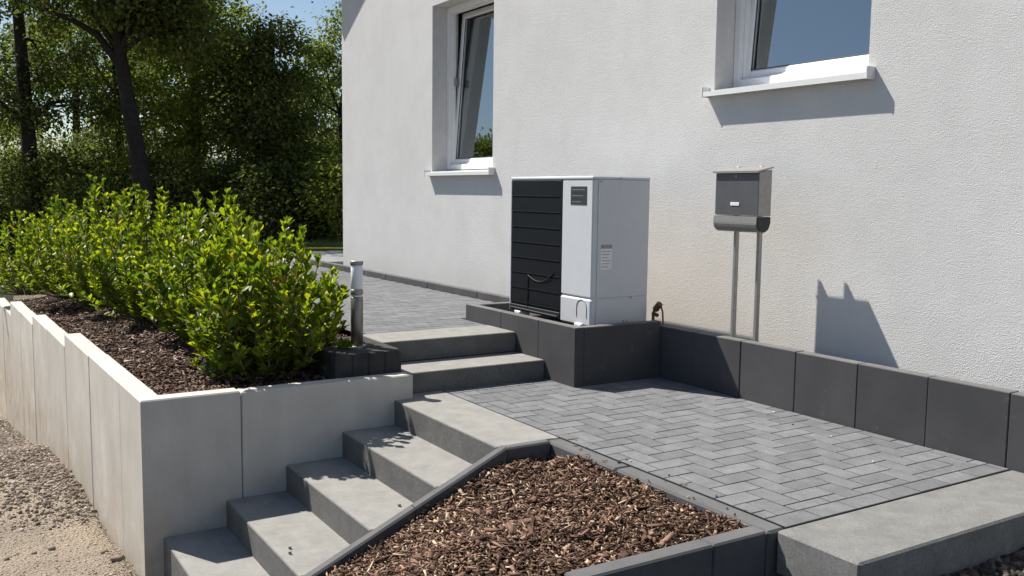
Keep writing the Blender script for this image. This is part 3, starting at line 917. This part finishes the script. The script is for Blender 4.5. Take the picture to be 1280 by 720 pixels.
# newspaper tube: rounded tray
prof = [(my1, 1.098), (my0-.004, 1.098), (my0-.006, 1.06)] + [(my0+.049-.055*math.cos(a_), 1.055-.052*math.sin(a_)) for a_ in np.linspace(0.1, math.pi-.1, 10)] + [(my1, 1.06)]
e = MB(); e.prism(prof, 'x', mx0-.004, mx1-.004); o = e.build('newspaper_tube', M['steel_dull'], mb_)
prof2 = [((u-.74)*.93+.74, (w-1.055)*.93+1.055) for u, w in prof]
e = MB(); e.prism(prof2, 'x', mx1-.0045, mx1+.003); e.build('tube_end', M['box_black'], mb_)

# ------------------------------------------------------------------ bark mulch
chip_v = np.array([(-.5, -.5, -.5), (.5, -.42, -.5), (.45, .5, -.4), (-.45, .45, -.5), (-.42, -.5, .5), (.5, -.5, .38), (.38, .45, .5), (-.5, .5, .42)])
chip_f = np.array([(0, 3, 2, 1), (4, 5, 6, 7), (0, 1, 5, 4), (1, 2, 6, 5), (2, 3, 7, 6), (3, 0, 4, 7)])
def chips(n, area, zfun, ln, wd, th_, tilt, lift):
    P = area(n)
    n = len(P)
    z = zfun(P[:, 0], P[:, 1]) + rng.uniform(-.3, 1.0, n)*lift
    P = np.column_stack([P, z])
    az = rng.uniform(0, 2*math.pi, n)
    tl_ = rng.normal(0, tilt, n)
    d = np.column_stack([np.cos(az)*np.cos(tl_), np.sin(az)*np.cos(tl_), np.sin(tl_)])
    R = rot_from(d, rng.normal(0, .5, n))
    L = ln*rng.lognormal(0, .45, n)
    S = np.column_stack([wd*rng.lognormal(0, .4, n), L, th_*rng.uniform(.6, 1.4, n)])
    return scatter(chip_v, chip_f, P, R, S)

# front bed
def fb_z(x, y):
    zk = kz(y) - 0.055 - 0.05*np.exp(-((y+1.0)/.18)**2)
    zk = np.minimum(zk, -0.035)
    zr = np.where(y > -1.75, -0.035, -0.035+0.35*(y+1.75))
    w = sstep(1.0, 2.05, x)
    z = zk*(1-w)+zr*w
    z = z - .06*np.exp(-((x-1.06)**2+(y+.93)**2)/.012)
    return z + .012*np.sin(x*9+y*4)*np.cos(y*11-x*3)
def fb_area(n):
    x = rng.uniform(1.0, 2.33, n); y = rng.uniform(-2.9, -.855, n)
    ok = (y > -1.80) | (x < 2.33)
    return np.column_stack([x, y])[ok]
xs_ = np.linspace(1.0, 2.40, 30); ys_ = np.linspace(-3.0, -.855, 45)
A, B = np.meshgrid(xs_, ys_, indexing='ij')
Z = fb_z(A, B) - .008
V0 = np.stack([A, B, Z], 2).reshape(-1, 3)
i_, j_ = np.meshgrid(np.arange(29), np.arange(44), indexing='ij'); a = (i_*45+j_).ravel()
F0 = np.stack([a, a+45, a+46, a+1], 1)
tag(link('bed_soil', np_mesh('bed_soil', V0, F0, True), M['soil'], (0, 0, 0)), 'dark soil under the fresh bark in the front bed', 'soil', kind='structure')
V1, F1 = chips(19000, fb_area, fb_z, .026, .0058, .003, .42, .020)
V2, F2 = chips(9000, fb_area, fb_z, .010, .005, .003, .6, .016)
V4, F4 = chips(2000, fb_area, fb_z, .024, .0115, .003, .38, .020)
V3, F3 = chips(900, fb_area, fb_z, .050, .011, .0045, .30, .026)
def spill(n):
    a_ = np.column_stack([rng.uniform(.95, 2.3, n), rng.uniform(-.86, -.70, n)]); return a_
V5, F5 = chips(26, spill, lambda x, y: np.full_like(x, .003), .016, .006, .003, .05, .002)
Vm, Fm, k0 = [], [], 0
for v_, f_ in ((V1, F1), (V2, F2), (V3, F3), (V4, F4), (V5, F5)):
    Vm.append(v_); Fm.append(f_+k0); k0 += len(v_)
Vm, Fm = np.vstack(Vm), np.vstack(Fm)
tag(link('bark_mulch', np_mesh('bark_mulch', Vm, Fm), M['mulch'], (0, 0, 0)), 'fresh reddish brown bark mulch filling the front bed', 'mulch', kind='stuff')

# raised shrub bed
def bed_top(x):
    u = -0.213-x
    zt = np.interp(u, [0, 2.4, 2.9, 4.5, 5.0, 6.6, 7.1, 8.7, 9.2], [.145, .14, .06, .045, -.03, -.045, -.18, -.21, -.32])
    return zt
def bd_z(x, y):
    lo = bed_top(x) - .045
    hi = np.where(x > -1.0, np.minimum(.10, lo+.06), .20)
    w = sstep(-2.3, -1.15, y)
    edge = np.where(x > -.9, .10, lo*(1-w)+hi*w)
    return edge + .015*np.sin(x*5+y*3)*np.cos(y*7) + .03*np.exp(-((y+1.75)/.3)**2)*(x < -.6)
def bd_area(n):
    x = -0.33 - 8.9*rng.uniform(0, 1, n)**1.7
    y = rng.uniform(-2.62, -.99, n)
    yl = -2.548 + SP*(x+.213)+.115
    ok = (y > yl) & ~((x > -1.04) & (y > -1.47))
    return np.column_stack([x, y])[ok]
xs_ = np.linspace(-9.6, -.30, 90); ys_ = np.linspace(-2.62, -.985, 26)
A, B = np.meshgrid(xs_, ys_, indexing='ij')
B2 = np.maximum(B, -2.5+SP*(A+.213)+.02)
Z = bd_z(A, B2) - .012
V0 = np.stack([A, B2, Z], 2).reshape(-1, 3)
i_, j_ = np.meshgrid(np.arange(89), np.arange(25), indexing='ij'); a = (i_*26+j_).ravel()
F0 = np.stack([a, a+26, a+27, a+1], 1)
tag(link('shrub_bed_soil', np_mesh('shrub_bed_soil', V0, F0, True), M['soil'], (0, 0, 0)), 'dark soil of the raised shrub bed', 'soil', kind='structure')
V1, F1 = chips(26000, bd_area, bd_z, .030, .010, .005, .35, .016)
V2, F2 = chips(300, bd_area, bd_z, .045, .016, .006, .25, .02)
tag(link('weathered_mulch', np_mesh('weathered_mulch', np.vstack([V1, V2]), np.vstack([F1, F2+len(V1)])), M['mulch_old'], (0, 0, 0)), 'weathered dark bark mulch under the laurel shrubs', 'mulch', kind='stuff')

# ------------------------------------------------------------------ gravel stones
ico_v = []
ph = (1+5**.5)/2
for s1 in (-1, 1):
    for s2 in (-1, 1):
        ico_v += [(0, s1, s2*ph), (s1, s2*ph, 0), (s2*ph, 0, s1)]
ico_v = np.array(ico_v)/np.linalg.norm([1, ph])
def hull_faces(v_):
    fs_ = []
    n = len(v_)
    for i in range(n):
        for j in range(i+1, n):
            for k in range(j+1, n):
                nr = np.cross(v_[j]-v_[i], v_[k]-v_[i])
                d = (v_-v_[i]) @ nr
                if np.all(d < 1e-6): fs_.append((i, j, k))
                elif np.all(d > -1e-6): fs_.append((i, k, j))
    return np.array(fs_)
ico_f = hull_faces(ico_v)
def pebbles(n, area, zf, smin, smax, sink=.3):
    P = area(n); n = len(P)
    s = smin*(smax/smin)**(rng.uniform(0, 1, n)**2.2)
    P = np.column_stack([P, zf(P[:, 0], P[:, 1]) + s*(0.5-sink)])
    S = np.column_stack([s*rng.uniform(.7, 1.3, n), s*rng.uniform(.7, 1.3, n), s*rng.uniform(.45, .85, n)])
    d = rng.normal(0, 1, (n, 3)); d[:, 2] *= .3
    R = rot_from(d, rng.normal(0, .4, n))
    tv = ico_v*(1+rng.uniform(-.18, .18, (12, 1)))
    return scatter(tv, ico_f, P, R, S)
def gr_area(n):
    x = 0.2 - 9.5*rng.uniform(0, 1, n)**1.5
    y = -2.56 + SP*(x+.213) - 2.2*rng.uniform(0, 1, n)**1.3
    return np.column_stack([x, y])
V1, F1 = pebbles(26000, gr_area, ground_z, .0025, .009)
def gr_band(n):
    # looser stones gathered along the foot of the wall
    x = -1.4 - 6.5*rng.beta(1.5, 1.3, n)
    y = -2.56 + SP*(x+.213) - np.abs(rng.normal(0, .35, n))
    return np.column_stack([x, y])
M['sand_grain'] = chipmat('sand_grain', [(0.0, (0.26, 0.21, 0.16)), (0.5, (0.42, 0.34, 0.26)), (1.0, (0.58, 0.49, 0.39))], 0.95)
tag(link('sand_grit', np_mesh('sand_grit', V1, F1), M['sand_grain'], (0, 0, 0)), 'sandy grit and small pebbles on the ground left of the planter', 'grit', kind='stuff')
V2, F2 = pebbles(14000, gr_band, ground_z, .005, .020)
tag(link('gravel', np_mesh('gravel', V2, F2), M['pebble'], (0, 0, 0)), 'loose pale gravel lying along the foot of the planter wall', 'gravel', kind='stuff')
stones = [(-.62, -2.62, .055, 'brown lump of stone leaning at the foot of the planter wall corner'), (-1.05, -2.90, .038, 'dark flat stone lying on sandy ground near the planter wall'), (-1.02, -2.99, .026, 'small grey stone next to the dark flat stone'),
          (-2.15, -2.98, .030, 'whitish round stone on the gravel left of the wall'), (-.98, -3.13, .028, 'pale stone at the left edge of the sandy ground'), (-1.55, -2.80, .026, 'tan stone half sunk in sand below the planter wall'), (-.80, -2.66, .034, 'rough sandy clod touching the planter wall')]
for x, y, s, lab in stones:
    s *= .62
    tv = ico_v*(1+rng.uniform(-.3, .3, (12, 1)))*np.array([s*1.15, s, s*.65])
    o = link('stone', np_mesh('stone', tv, ico_f), M['pebble'], (x, y, float(ground_z(np.array(x), np.array(y)))+s*.3))
    o.rotation_euler[2] = random.uniform(0, 6)
    tag(o, lab, 'stone', 'single stones on the gravel')
def rb_area(n):
    return np.column_stack([2.78+1.6*rng.uniform(0, 1, n)**1.5, rng.uniform(-.9, .7, n)])
V1, F1 = pebbles(12000, rb_area, lambda x, y: np.full_like(x, -.36)+.20*np.exp(-((x-2.78)/.45)**2), .007, .03)
tag(link('rubble', np_mesh('rubble', V1, F1), M['rubble'], (0, 0, 0)), 'dark rubble below the block step at bottom right', 'rubble', kind='stuff')

# crumbs on paving
for x, y, z, s, mat, lab in ((1.10, .60, 0.0, .012, 'plastic_white', 'white crumb on the pavers close to the dark wall'), (1.62, .45, 0.0, .009, 'plastic_white', 'tiny white crumb in the middle of the patio'),
                             (1.35, .47, 0.0, .010, 'pump_black', 'tiny black crumb on the patio pavers'), (2.02, .25, 0.0, .009, 'plastic_white', 'tiny white crumb near the block step'),
                             (-3.05, .70, TZ, .016, 'red', 'tiny red scrap on the terrace by the house kerb')):
    s *= .65
    tv = ico_v*np.array([s, s*.8, s*.5])
    tag(link('crumb', np_mesh('crumb', tv, ico_f), M[mat], (x, y, z+s*.45)), lab, 'crumb', 'crumbs on the paving')
tv = None
# dry leaves on the lower steps
for k, (x, y, z) in enumerate(((.62, -2.06, -.435), (.68, -2.08, -.435), (.72, -1.55, -.29))):
    e = MB(); e.add([(x-.018, y, z+.003), (x, y-.008, z+.006), (x+.018, y+.002, z+.004), (x, y+.009, z+.010)], [(0, 1, 2, 3)])
    tag(e.build('dry_leaf', M['bark']), ['dark dry leaf on the fourth step, left of a second one', 'dark dry leaf on the fourth step nearest the kerb', 'dark dry leaf on the third step by the riser'][k], 'leaf', 'dry leaves on the steps')

# ------------------------------------------------------------------ laurel shrubs
lf_v = np.array([(0, 0, 0), (-.16, .30, .045), (0, .30, 0), (.16, .30, .045), (-.25, .68, .045), (0, .68, -.02), (.25, .68, .045), (0, 1.0, -.07)])
lf_f = np.array([(0, 2, 1), (0, 3, 2), (1, 2, 5), (1, 5, 4), (2, 3, 6), (2, 6, 5), (4, 5, 7), (5, 6, 7)])
leaf_me = np_mesh('leaf', lf_v, lf_f, True); leaf_me.materials.append(M['laurel'])
def shrub(base, rx, ry, h_, nshoots, single, lab):
    bx, by, bz = base
    t_ = tag(empty('laurel_shrub', base), lab, 'shrub', 'laurel shrubs in the raised bed')
    stems = MB()
    P, D, L = [], [], []
    for s in range(nshoots):
        az = random.uniform(0, 2*math.pi)
        rr = math.sqrt(random.random())
        tipz = h_*(1-.52*rr**2.2)*random.uniform(.80, 1.04)
        if random.random() < .36:
            tipz *= random.uniform(.22, .75); rr = math.sqrt(random.uniform(.35, 1.15))
        tip = Vector((bx+rx*rr*math.cos(az), by+ry*rr*math.sin(az), bz+tipz))
        b0 = Vector((bx+rx*.25*rr*math.cos(az), by+ry*.25*rr*math.sin(az), bz-.02))
        mid = b0.lerp(tip, .5) + Vector((math.cos(az)*rx*.12*rr, math.sin(az)*ry*.12*rr, -.03*h_))
        path = [b0, b0.lerp(mid, .5)+Vector((random.uniform(-.02, .02), random.uniform(-.02, .02), 0)), mid, mid.lerp(tip, .5)+Vector((random.uniform(-.02, .02), random.uniform(-.02, .02), .01)), tip]
        stems.tube(path, [.007, .006, .005, .004, .0025], 4, False)
        nl = int(16+ (tip-b0).length*27)
        for q in range(nl):
            u = random.random()**.62*.84+.16
            f_ = u*4; i0 = min(int(f_), 3)
            p_ = path[i0].lerp(path[i0+1], f_-i0)
            dirn = (path[i0+1]-path[i0]).normalized()
            a2 = random.uniform(0, 2*math.pi)
            side = Vector((math.cos(a2), math.sin(a2), 0))
            open_ = 1.25 - .75*u**3 + random.uniform(-.2, .25)
            dd = dirn*math.cos(open_) + side*math.sin(open_) + Vector((0, 0, .25))
            P.append(p_); D.append(dd); L.append(random.choice((.040, .052, .062, .070, .078, .088))*random.uniform(.9, 1.12)*(1.0 if u < .93 else .8))
        for q in range(5):
            a2 = q*2.4
            dd = Vector((math.cos(a2)*.45, math.sin(a2)*.45, 1.0))
            P.append(tip); D.append(dd); L.append(random.uniform(.045, .065))
    P = np.array([tuple(x) for x in P]); D = np.array([tuple(x) for x in D]); L = np.array(L)
    R = rot_from(D, rng.normal(0, .45, len(P)))
    S = np.column_stack([L*rng.uniform(.82, 1.15, len(L)), L, L*rng.uniform(.6, 2.2, len(L))])
    # the leaves facing the path that show largest are objects of their own
    cd = np.linalg.norm(P-np.array([4.7, -3.4, 1.2]), axis=1) - L*6
    order = np.argsort(cd)
    sel, oth = order[:single], order[single:]
    for k in sel:
        o = link('leaf', leaf_me, None, P[k], t_)
        m4 = Matrix([list(R[k][r_]) for r_ in range(3)]).to_4x4()
        o.rotation_mode = 'QUATERNION'
        o.rotation_quaternion = m4.to_quaternion()
        o.scale = S[k]
    V_, F_ = scatter(lf_v, lf_f, P[oth]-np.array(base), R[oth], S[oth])
    fo = link('foliage', np_mesh('foliage', V_, F_, True), M['laurel'], base, t_)
    fo['kind'] = 'stuff'
    stems.build('stems', M['twig'], t_, fix=False)
    return t_
SH = [((-0.86, -1.71, .10), .52, .50, .95, 136, 300, 'nearest laurel shrub, right end of the row beside the lamp'),
      ((-2.05, -1.70, .13), .50, .53, 1.04, 116, 280, 'second laurel shrub from the lamp in the raised bed'),
      ((-3.40, -1.84, .14), .50, .52, 1.14, 94, 120, 'third laurel shrub from the lamp in the raised bed'),
      ((-4.80, -1.94, .12), .56, .52, 1.22, 92, 40, 'fourth laurel shrub from the lamp, tallest of the row'),
      ((-6.30, -2.16, .06), .64, .50, 1.06, 86, 0, 'fifth laurel shrub from the lamp, next to the last'),
      ((-7.95, -2.42, -.05), .74, .48, 1.00, 84, 0, 'farthest laurel shrub at the left edge of the picture')]
for s in SH:
    shrub(*s)

# ------------------------------------------------------------------ trees
tl_v = np.array([(0, 0, 0), (.26, .28, .05), (.27, .66, .05), (0, 1.0, -.05), (-.27, .66, .05), (-.26, .28, .05)])
tl_f = np.array([(0, 1, 2, 3), (0, 3, 4, 5)])
def tree(name, lab, cat, base, trunk, tr, lobes, mat, lsize=.12, group='trees behind the garden', sub=4, limbs=()):
    """trunk: points above base; lobes: (centre, radii, clusters, leaves per cluster, cluster radius)"""
    t_ = tag(empty(name, base), lab, cat, group)
    b = MB()
    pts = [Vector(base)] + [Vector(p_) for p_ in trunk]
    n = len(pts)
    b.tube(pts, [tr*(1-.65*i/(n-1)) for i in range(n)], 10)
    for lp, r0 in limbs:
        m_ = len(lp)
        b.tube(lp, [r0*(1-.7*i/(m_-1)) for i in range(m_)], 7)
    P, D, L = [], [], []
    lsize *= .80
    for c, rad, nc, nl, cr in lobes:
        nl = int(nl*1.75)
        c = Vector(c)
        start = min(pts[1:], key=lambda p_: (p_-c).length + max(0, p_.z-c.z)*2)
        mid = start.lerp(c, .5)+Vector((random.uniform(-.2, .2), random.uniform(-.2, .2), random.uniform(0, .3)))
        b.tube([start, mid, c], [tr*.32, tr*.22, tr*.12], 6, False)
        for k in range(nc):
            v_ = rng.normal(0, 1, 3); v_ /= np.linalg.norm(v_)
            rr = rng.uniform(.25, 1)**(1/2.2)
            cc = np.array(c)+v_*rr*np.array(rad)
            if k % sub == 0:
                q = c.lerp(Vector(cc), .5)+Vector((random.uniform(-.15, .15), random.uniform(-.15, .15), random.uniform(-.05, .2)))
                b.tube([c, q, Vector(cc)], [tr*.09+.008, tr*.06+.006, .006], 4, False)
            g_ = rng.normal(0, 1, (nl, 3))*np.array([cr, cr, cr*.6])*.55
            P.append(cc+g_)
            d_ = g_*1.2/cr + rng.normal(0, .55, (nl, 3)) + rng.normal(0, .5, 3); d_[:, 2] -= .45
            D.append(d_)
            L.append(lsize*rng.uniform(.6, 1.3, nl))
    P = np.vstack(P); D = np.vstack(D); L = np.concatenate(L)
    R = rot_from(D, rng.normal(0, .45, len(P)))
    S = np.column_stack([L, L, L])
    V_, F_ = scatter(tl_v, tl_f, P-np.array(base), R, S)
    cr_ = link('crown', np_mesh('crown', V_, F_), mat, base, t_)
    b.build('trunk', M['bark'], t_, fix=False, smooth=True)
    return t_
gz = lambda x, y: float(ground_z(np.array(x), np.array(y)))
# leaning tree with the limb arching left
bx = (-14.3, .18, gz(-14.3, .18)-.1)
tree('tree', 'tall tree with leaning bare trunk and a limb arching left', 'tree', bx,
     [(-14.36, .15, .9), (-14.62, .02, 2.3), (-14.92, -.14, 3.8), (-15.0, -.15, 5.6), (-15.1, 0, 7.6)], .20,
     [((-15.2, .5, 5.3), (1.3, 1.3, 1.1), 46, 85, .45), ((-15.4, -1.4, 5.2), (1.2, 1.2, .9), 26, 80, .4), ((-14.4, .9, 4.3), (.8, .8, .7), 18, 80, .4), ((-15, 0, 7.0), (1.6, 1.6, 1.2), 36, 80, .5), ((-14.35, -.05, 4.75), (.75, .8, .55), 26, 90, .38)],
     M['leaf_dark'], .12, limbs=[([(-14.88, -.12, 3.55), (-15.1, -.5, 4.15), (-15.35, -.95, 4.45), (-15.7, -1.4, 4.62), (-16.3, -2.0, 4.95)], .085)])
# left tree, sparse, sky between the leaves
bx = (-17.7, -1.52, gz(-17.7, -1.52)-.1)
tree('tree', 'dark straight tree at the left edge with sky between sparse leaves', 'tree', bx,
     [(-17.75, -1.5, .6), (-18.0, -1.53, 2.6), (-18.36, -1.6, 5.2), (-18.5, -1.6, 8.0)], .21,
     [((-18.2, -1.5, 4.4), (1.2, 1.6, 1.1), 20, 80, .4), ((-17.9, -.6, 3.1), (.9, 1.0, .8), 13, 80, .4), ((-18, -2.3, 3.2), (.9, .9, .9), 12, 80, .4), ((-17.9, -1.3, 1.3), (1.0, 1.3, .7), 26, 80, .45), ((-18.4, -1.6, 6.6), (1.8, 1.8, 1.3), 36, 80, .5)],
     M['leaf_dark'], .125)
# slim trunk behind
bx = (-19.6, .62, gz(-19.6, .62)-.1)
tree('tree', 'slim dark tree standing behind the leaning trunk', 'tree', bx,
     [(-19.6, .62, 1.2), (-19.65, .55, 3.4), (-19.7, .5, 6.5)], .14,
     [((-19.6, .9, 3.2), (.9, 1.0, .9), 15, 80, .4), ((-19.8, -.3, 4.6), (1.2, 1.2, .9), 18, 80, .45), ((-19.7, .6, 6.0), (1.5, 1.5, 1.0), 26, 80, .5), ((-19.4, .5, 1.5), (.9, .9, .8), 20, 80, .4)],
     M['leaf_mid'], .12)
# dense tree in the middle, light green top
bx = (-18.3, 2.0, gz(-18.3, 2.0)-.1)
tree('tree', 'broad dense tree with light green upper leaves in the middle', 'tree', bx,
     [(-18.3, 2.0, 1.4), (-18.3, 2.1, 3.6), (-18.2, 2.0, 6.6)], .2,
     [((-18.0, 1.9, 4.9), (1.3, 1.4, .9), 46, 90, .45), ((-17.7, 2.3, 3.2), (1.2, 1.3, 1.0), 46, 90, .45), ((-17.6, 1.6, 1.6), (1.2, 1.3, 1.0), 42, 90, .45), ((-18.2, 2.0, 6.6), (1.6, 1.6, 1.0), 36, 80, .5)],
     M['leaf_light'], .12)
# dark dense tree right of the middle
bx = (-16.4, 3.15, gz(-16.4, 3.15)-.1)
tree('tree', 'dark dense tree whose top ends just below the sky gap', 'tree', bx,
     [(-16.4, 3.15, 1.2), (-16.4, 3.2, 3.0), (-16.3, 3.3, 4.9)], .17,
     [((-16.2, 3.3, 4.2), (.85, .9, .75), 36, 90, .38), ((-16.0, 3.0, 3.0), (1.0, 1.1, .9), 52, 90, .4), ((-16.0, 3.3, 1.7), (1.1, 1.2, .9), 56, 90, .4), ((-16.2, 2.6, 4.0), (.7, .7, .6), 20, 90, .38)],
     M['leaf_dark'], .115)
# open tree by the house corner
bx = (-18.6, 5.9, gz(-18.6, 5.9)-.1)
tree('tree', 'open-branched tree beside the house corner with sky behind', 'tree', bx,
     [(-18.6, 5.9, 1.6), (-18.55, 5.8, 3.2), (-18.5, 6.1, 5.0)], .13,
     [((-18.5, 5.4, 4.4), (.75, .75, .55), 17, 90, .36), ((-18.7, 5.0, 3.7), (.5, .5, .4), 9, 80, .32), ((-18.5, 6.4, 5.4), (.9, .9, .6), 20, 80, .4), ((-18.4, 6.3, 3.1), (.6, .7, .6), 12, 90, .36), ((-18.5, 5.4, 2.2), (.8, .7, .5), 16, 90, .38)],
     M['leaf_mid'], .115)
# low bright bush by the house corner and understorey
for x, y, z, rx, rz, nc, mt, nm, lab in ((-13.9, 4.0, 1.15, .70, .75, 48, 'leaf_light', 'bush', 'fresh green bush beside the house corner under the open tree'),
                                 (-14.9, 2.85, 1.0, 1.0, .9, 50, 'leaf_dark', 'bush', 'dark bush under the dense tree next to the fresh green one'),
                                 (-16.6, 1.3, .9, 1.1, .9, 50, 'leaf_dark', 'bush', 'dark bush right of the leaning trunk behind the shrubs'),
                                 (-17.0, -.3, .8, 1.0, .9, 44, 'leaf_mid', 'bush', 'green bush between the two tall trunks at left'),
                                 (-19.6, -2.0, .8, 1.2, 1.1, 44, 'leaf_dark', 'bush', 'dark bush at the left edge behind the laurel row'),
                                 (-22.0, 3.4, 1.6, 2.0, 1.7, 90, 'leaf_dark', 'bush', 'large dark thicket far behind the middle tree'),
                                 (-24.0, 6.8, 1.4, 2.0, 1.5, 80, 'leaf_dark', 'bush', 'dark thicket far behind the house corner'),
                                 (-23.5, .6, 1.4, 1.9, 1.6, 90, 'leaf_dark', 'bush', 'low dark thicket far behind the left trees'),
                                 (-24.5, -2.2, 1.6, 2.0, 1.8, 90, 'leaf_mid', 'bush', 'green thicket far behind the left edge tree')):
    b0 = (x, y, gz(x, y)-.1)
    tree(nm, lab, 'bush', b0, [(x, y, z-.4), (x, y, z)], .06, [((x, y, z), (rx, rx, rz), nc, 95, .38), ((x+.3, y, z-.5*rz), (rx, rx, .5*rz), nc//2, 95, .38)], M[mt], .115, 'bushes below the trees', 5)
# taller trees further back close the view
for x, y, h_, rr, mt, lab in ((-29.0, -3.2, 6.0, 2.3, 'leaf_mid', 'far tree whose crown fills the gap at the left edge'), (-30.5, 1.0, 7.6, 2.6, 'leaf_dark', 'far tree behind the leaning trunk'),
                              (-29.0, 4.6, 8.2, 2.6, 'leaf_mid', 'far tree behind the broad light green one'), (-28.5, 8.6, 5.6, 2.2, 'leaf_dark', 'far tree low behind the house corner')):
    b0 = (x, y, gz(x, y)-.1)
    tree('tree', lab, 'tree', b0, [(x, y, 1.5), (x+.1, y, h_-1.5)], .22, [((x, y, h_-1.7), (rr, rr, 1.5), 60, 75, .55), ((x+.5, y, h_-3.6), (rr*1.1, rr*1.1, 1.5), 60, 75, .55), ((x+.3, y+.4, 1.2), (rr, rr, 1.2), 40, 75, .55)], M[mt], .17)
# trees further left, mirrored in the left window
for x, y, h_, lab in ((-25.0, -10.6, 5.4, 'round tree left of the garden, mirrored low in the left window'), (-21.5, -12.6, 4.8, 'smaller tree left of the garden, mirrored beside the round one')):
    b0 = (x, y, gz(x, y)-.1)
    tree('tree', lab, 'tree', b0, [(x, y, 1.0), (x, y, h_-1.5)], .2, [((x, y, h_-1.6), (1.8, 1.8, 1.5), 60, 90, .5), ((x+.6, y-.6, h_-3.4), (2.0, 2.0, 1.3), 60, 90, .5)], M['leaf_mid'], .15)

# ------------------------------------------------------------------ lawn and path beyond the terrace
lb = MB(); lb.box(-16.5, -9.9, 1.2, 9, .0, .19)
tag(lb.build('lawn', M['lawn']), 'strip of lawn behind the house corner', 'lawn', kind='structure')
n = 9000
P = np.column_stack([rng.uniform(-16.4, -10.0, n), rng.uniform(1.3, 6.0, n), np.full(n, .188)])
D = rng.normal(0, .35, (n, 3)); D[:, 2] = 1
L = rng.uniform(.03, .07, n)
V_, F_ = scatter(tl_v*np.array([.25, 1, 1]), tl_f, P, rot_from(D, rng.uniform(0, 6, n)), np.column_stack([L, L, L]))
tag(link('grass', np_mesh('grass', V_, F_), M['grass'], (0, 0, 0)), 'short green grass behind the house corner', 'grass', kind='stuff')
pb = MB(); pb.box(-9.88, -7.61, .85, 6.0, -.1, .235)
tag(pb.build('path', M['path']), 'pale path leading round the house corner', 'path', kind='structure')
e = MB(); e.tube([(-10.6, 1.7, .235), (-10.4, 2.3, .245), (-10.1, 2.9, .24), (-10.0, 3.6, .24)], .018, 6)
tag(e.build('hose', M['yellow'], smooth=True), 'yellow hose along the edge of the lawn', 'hose')
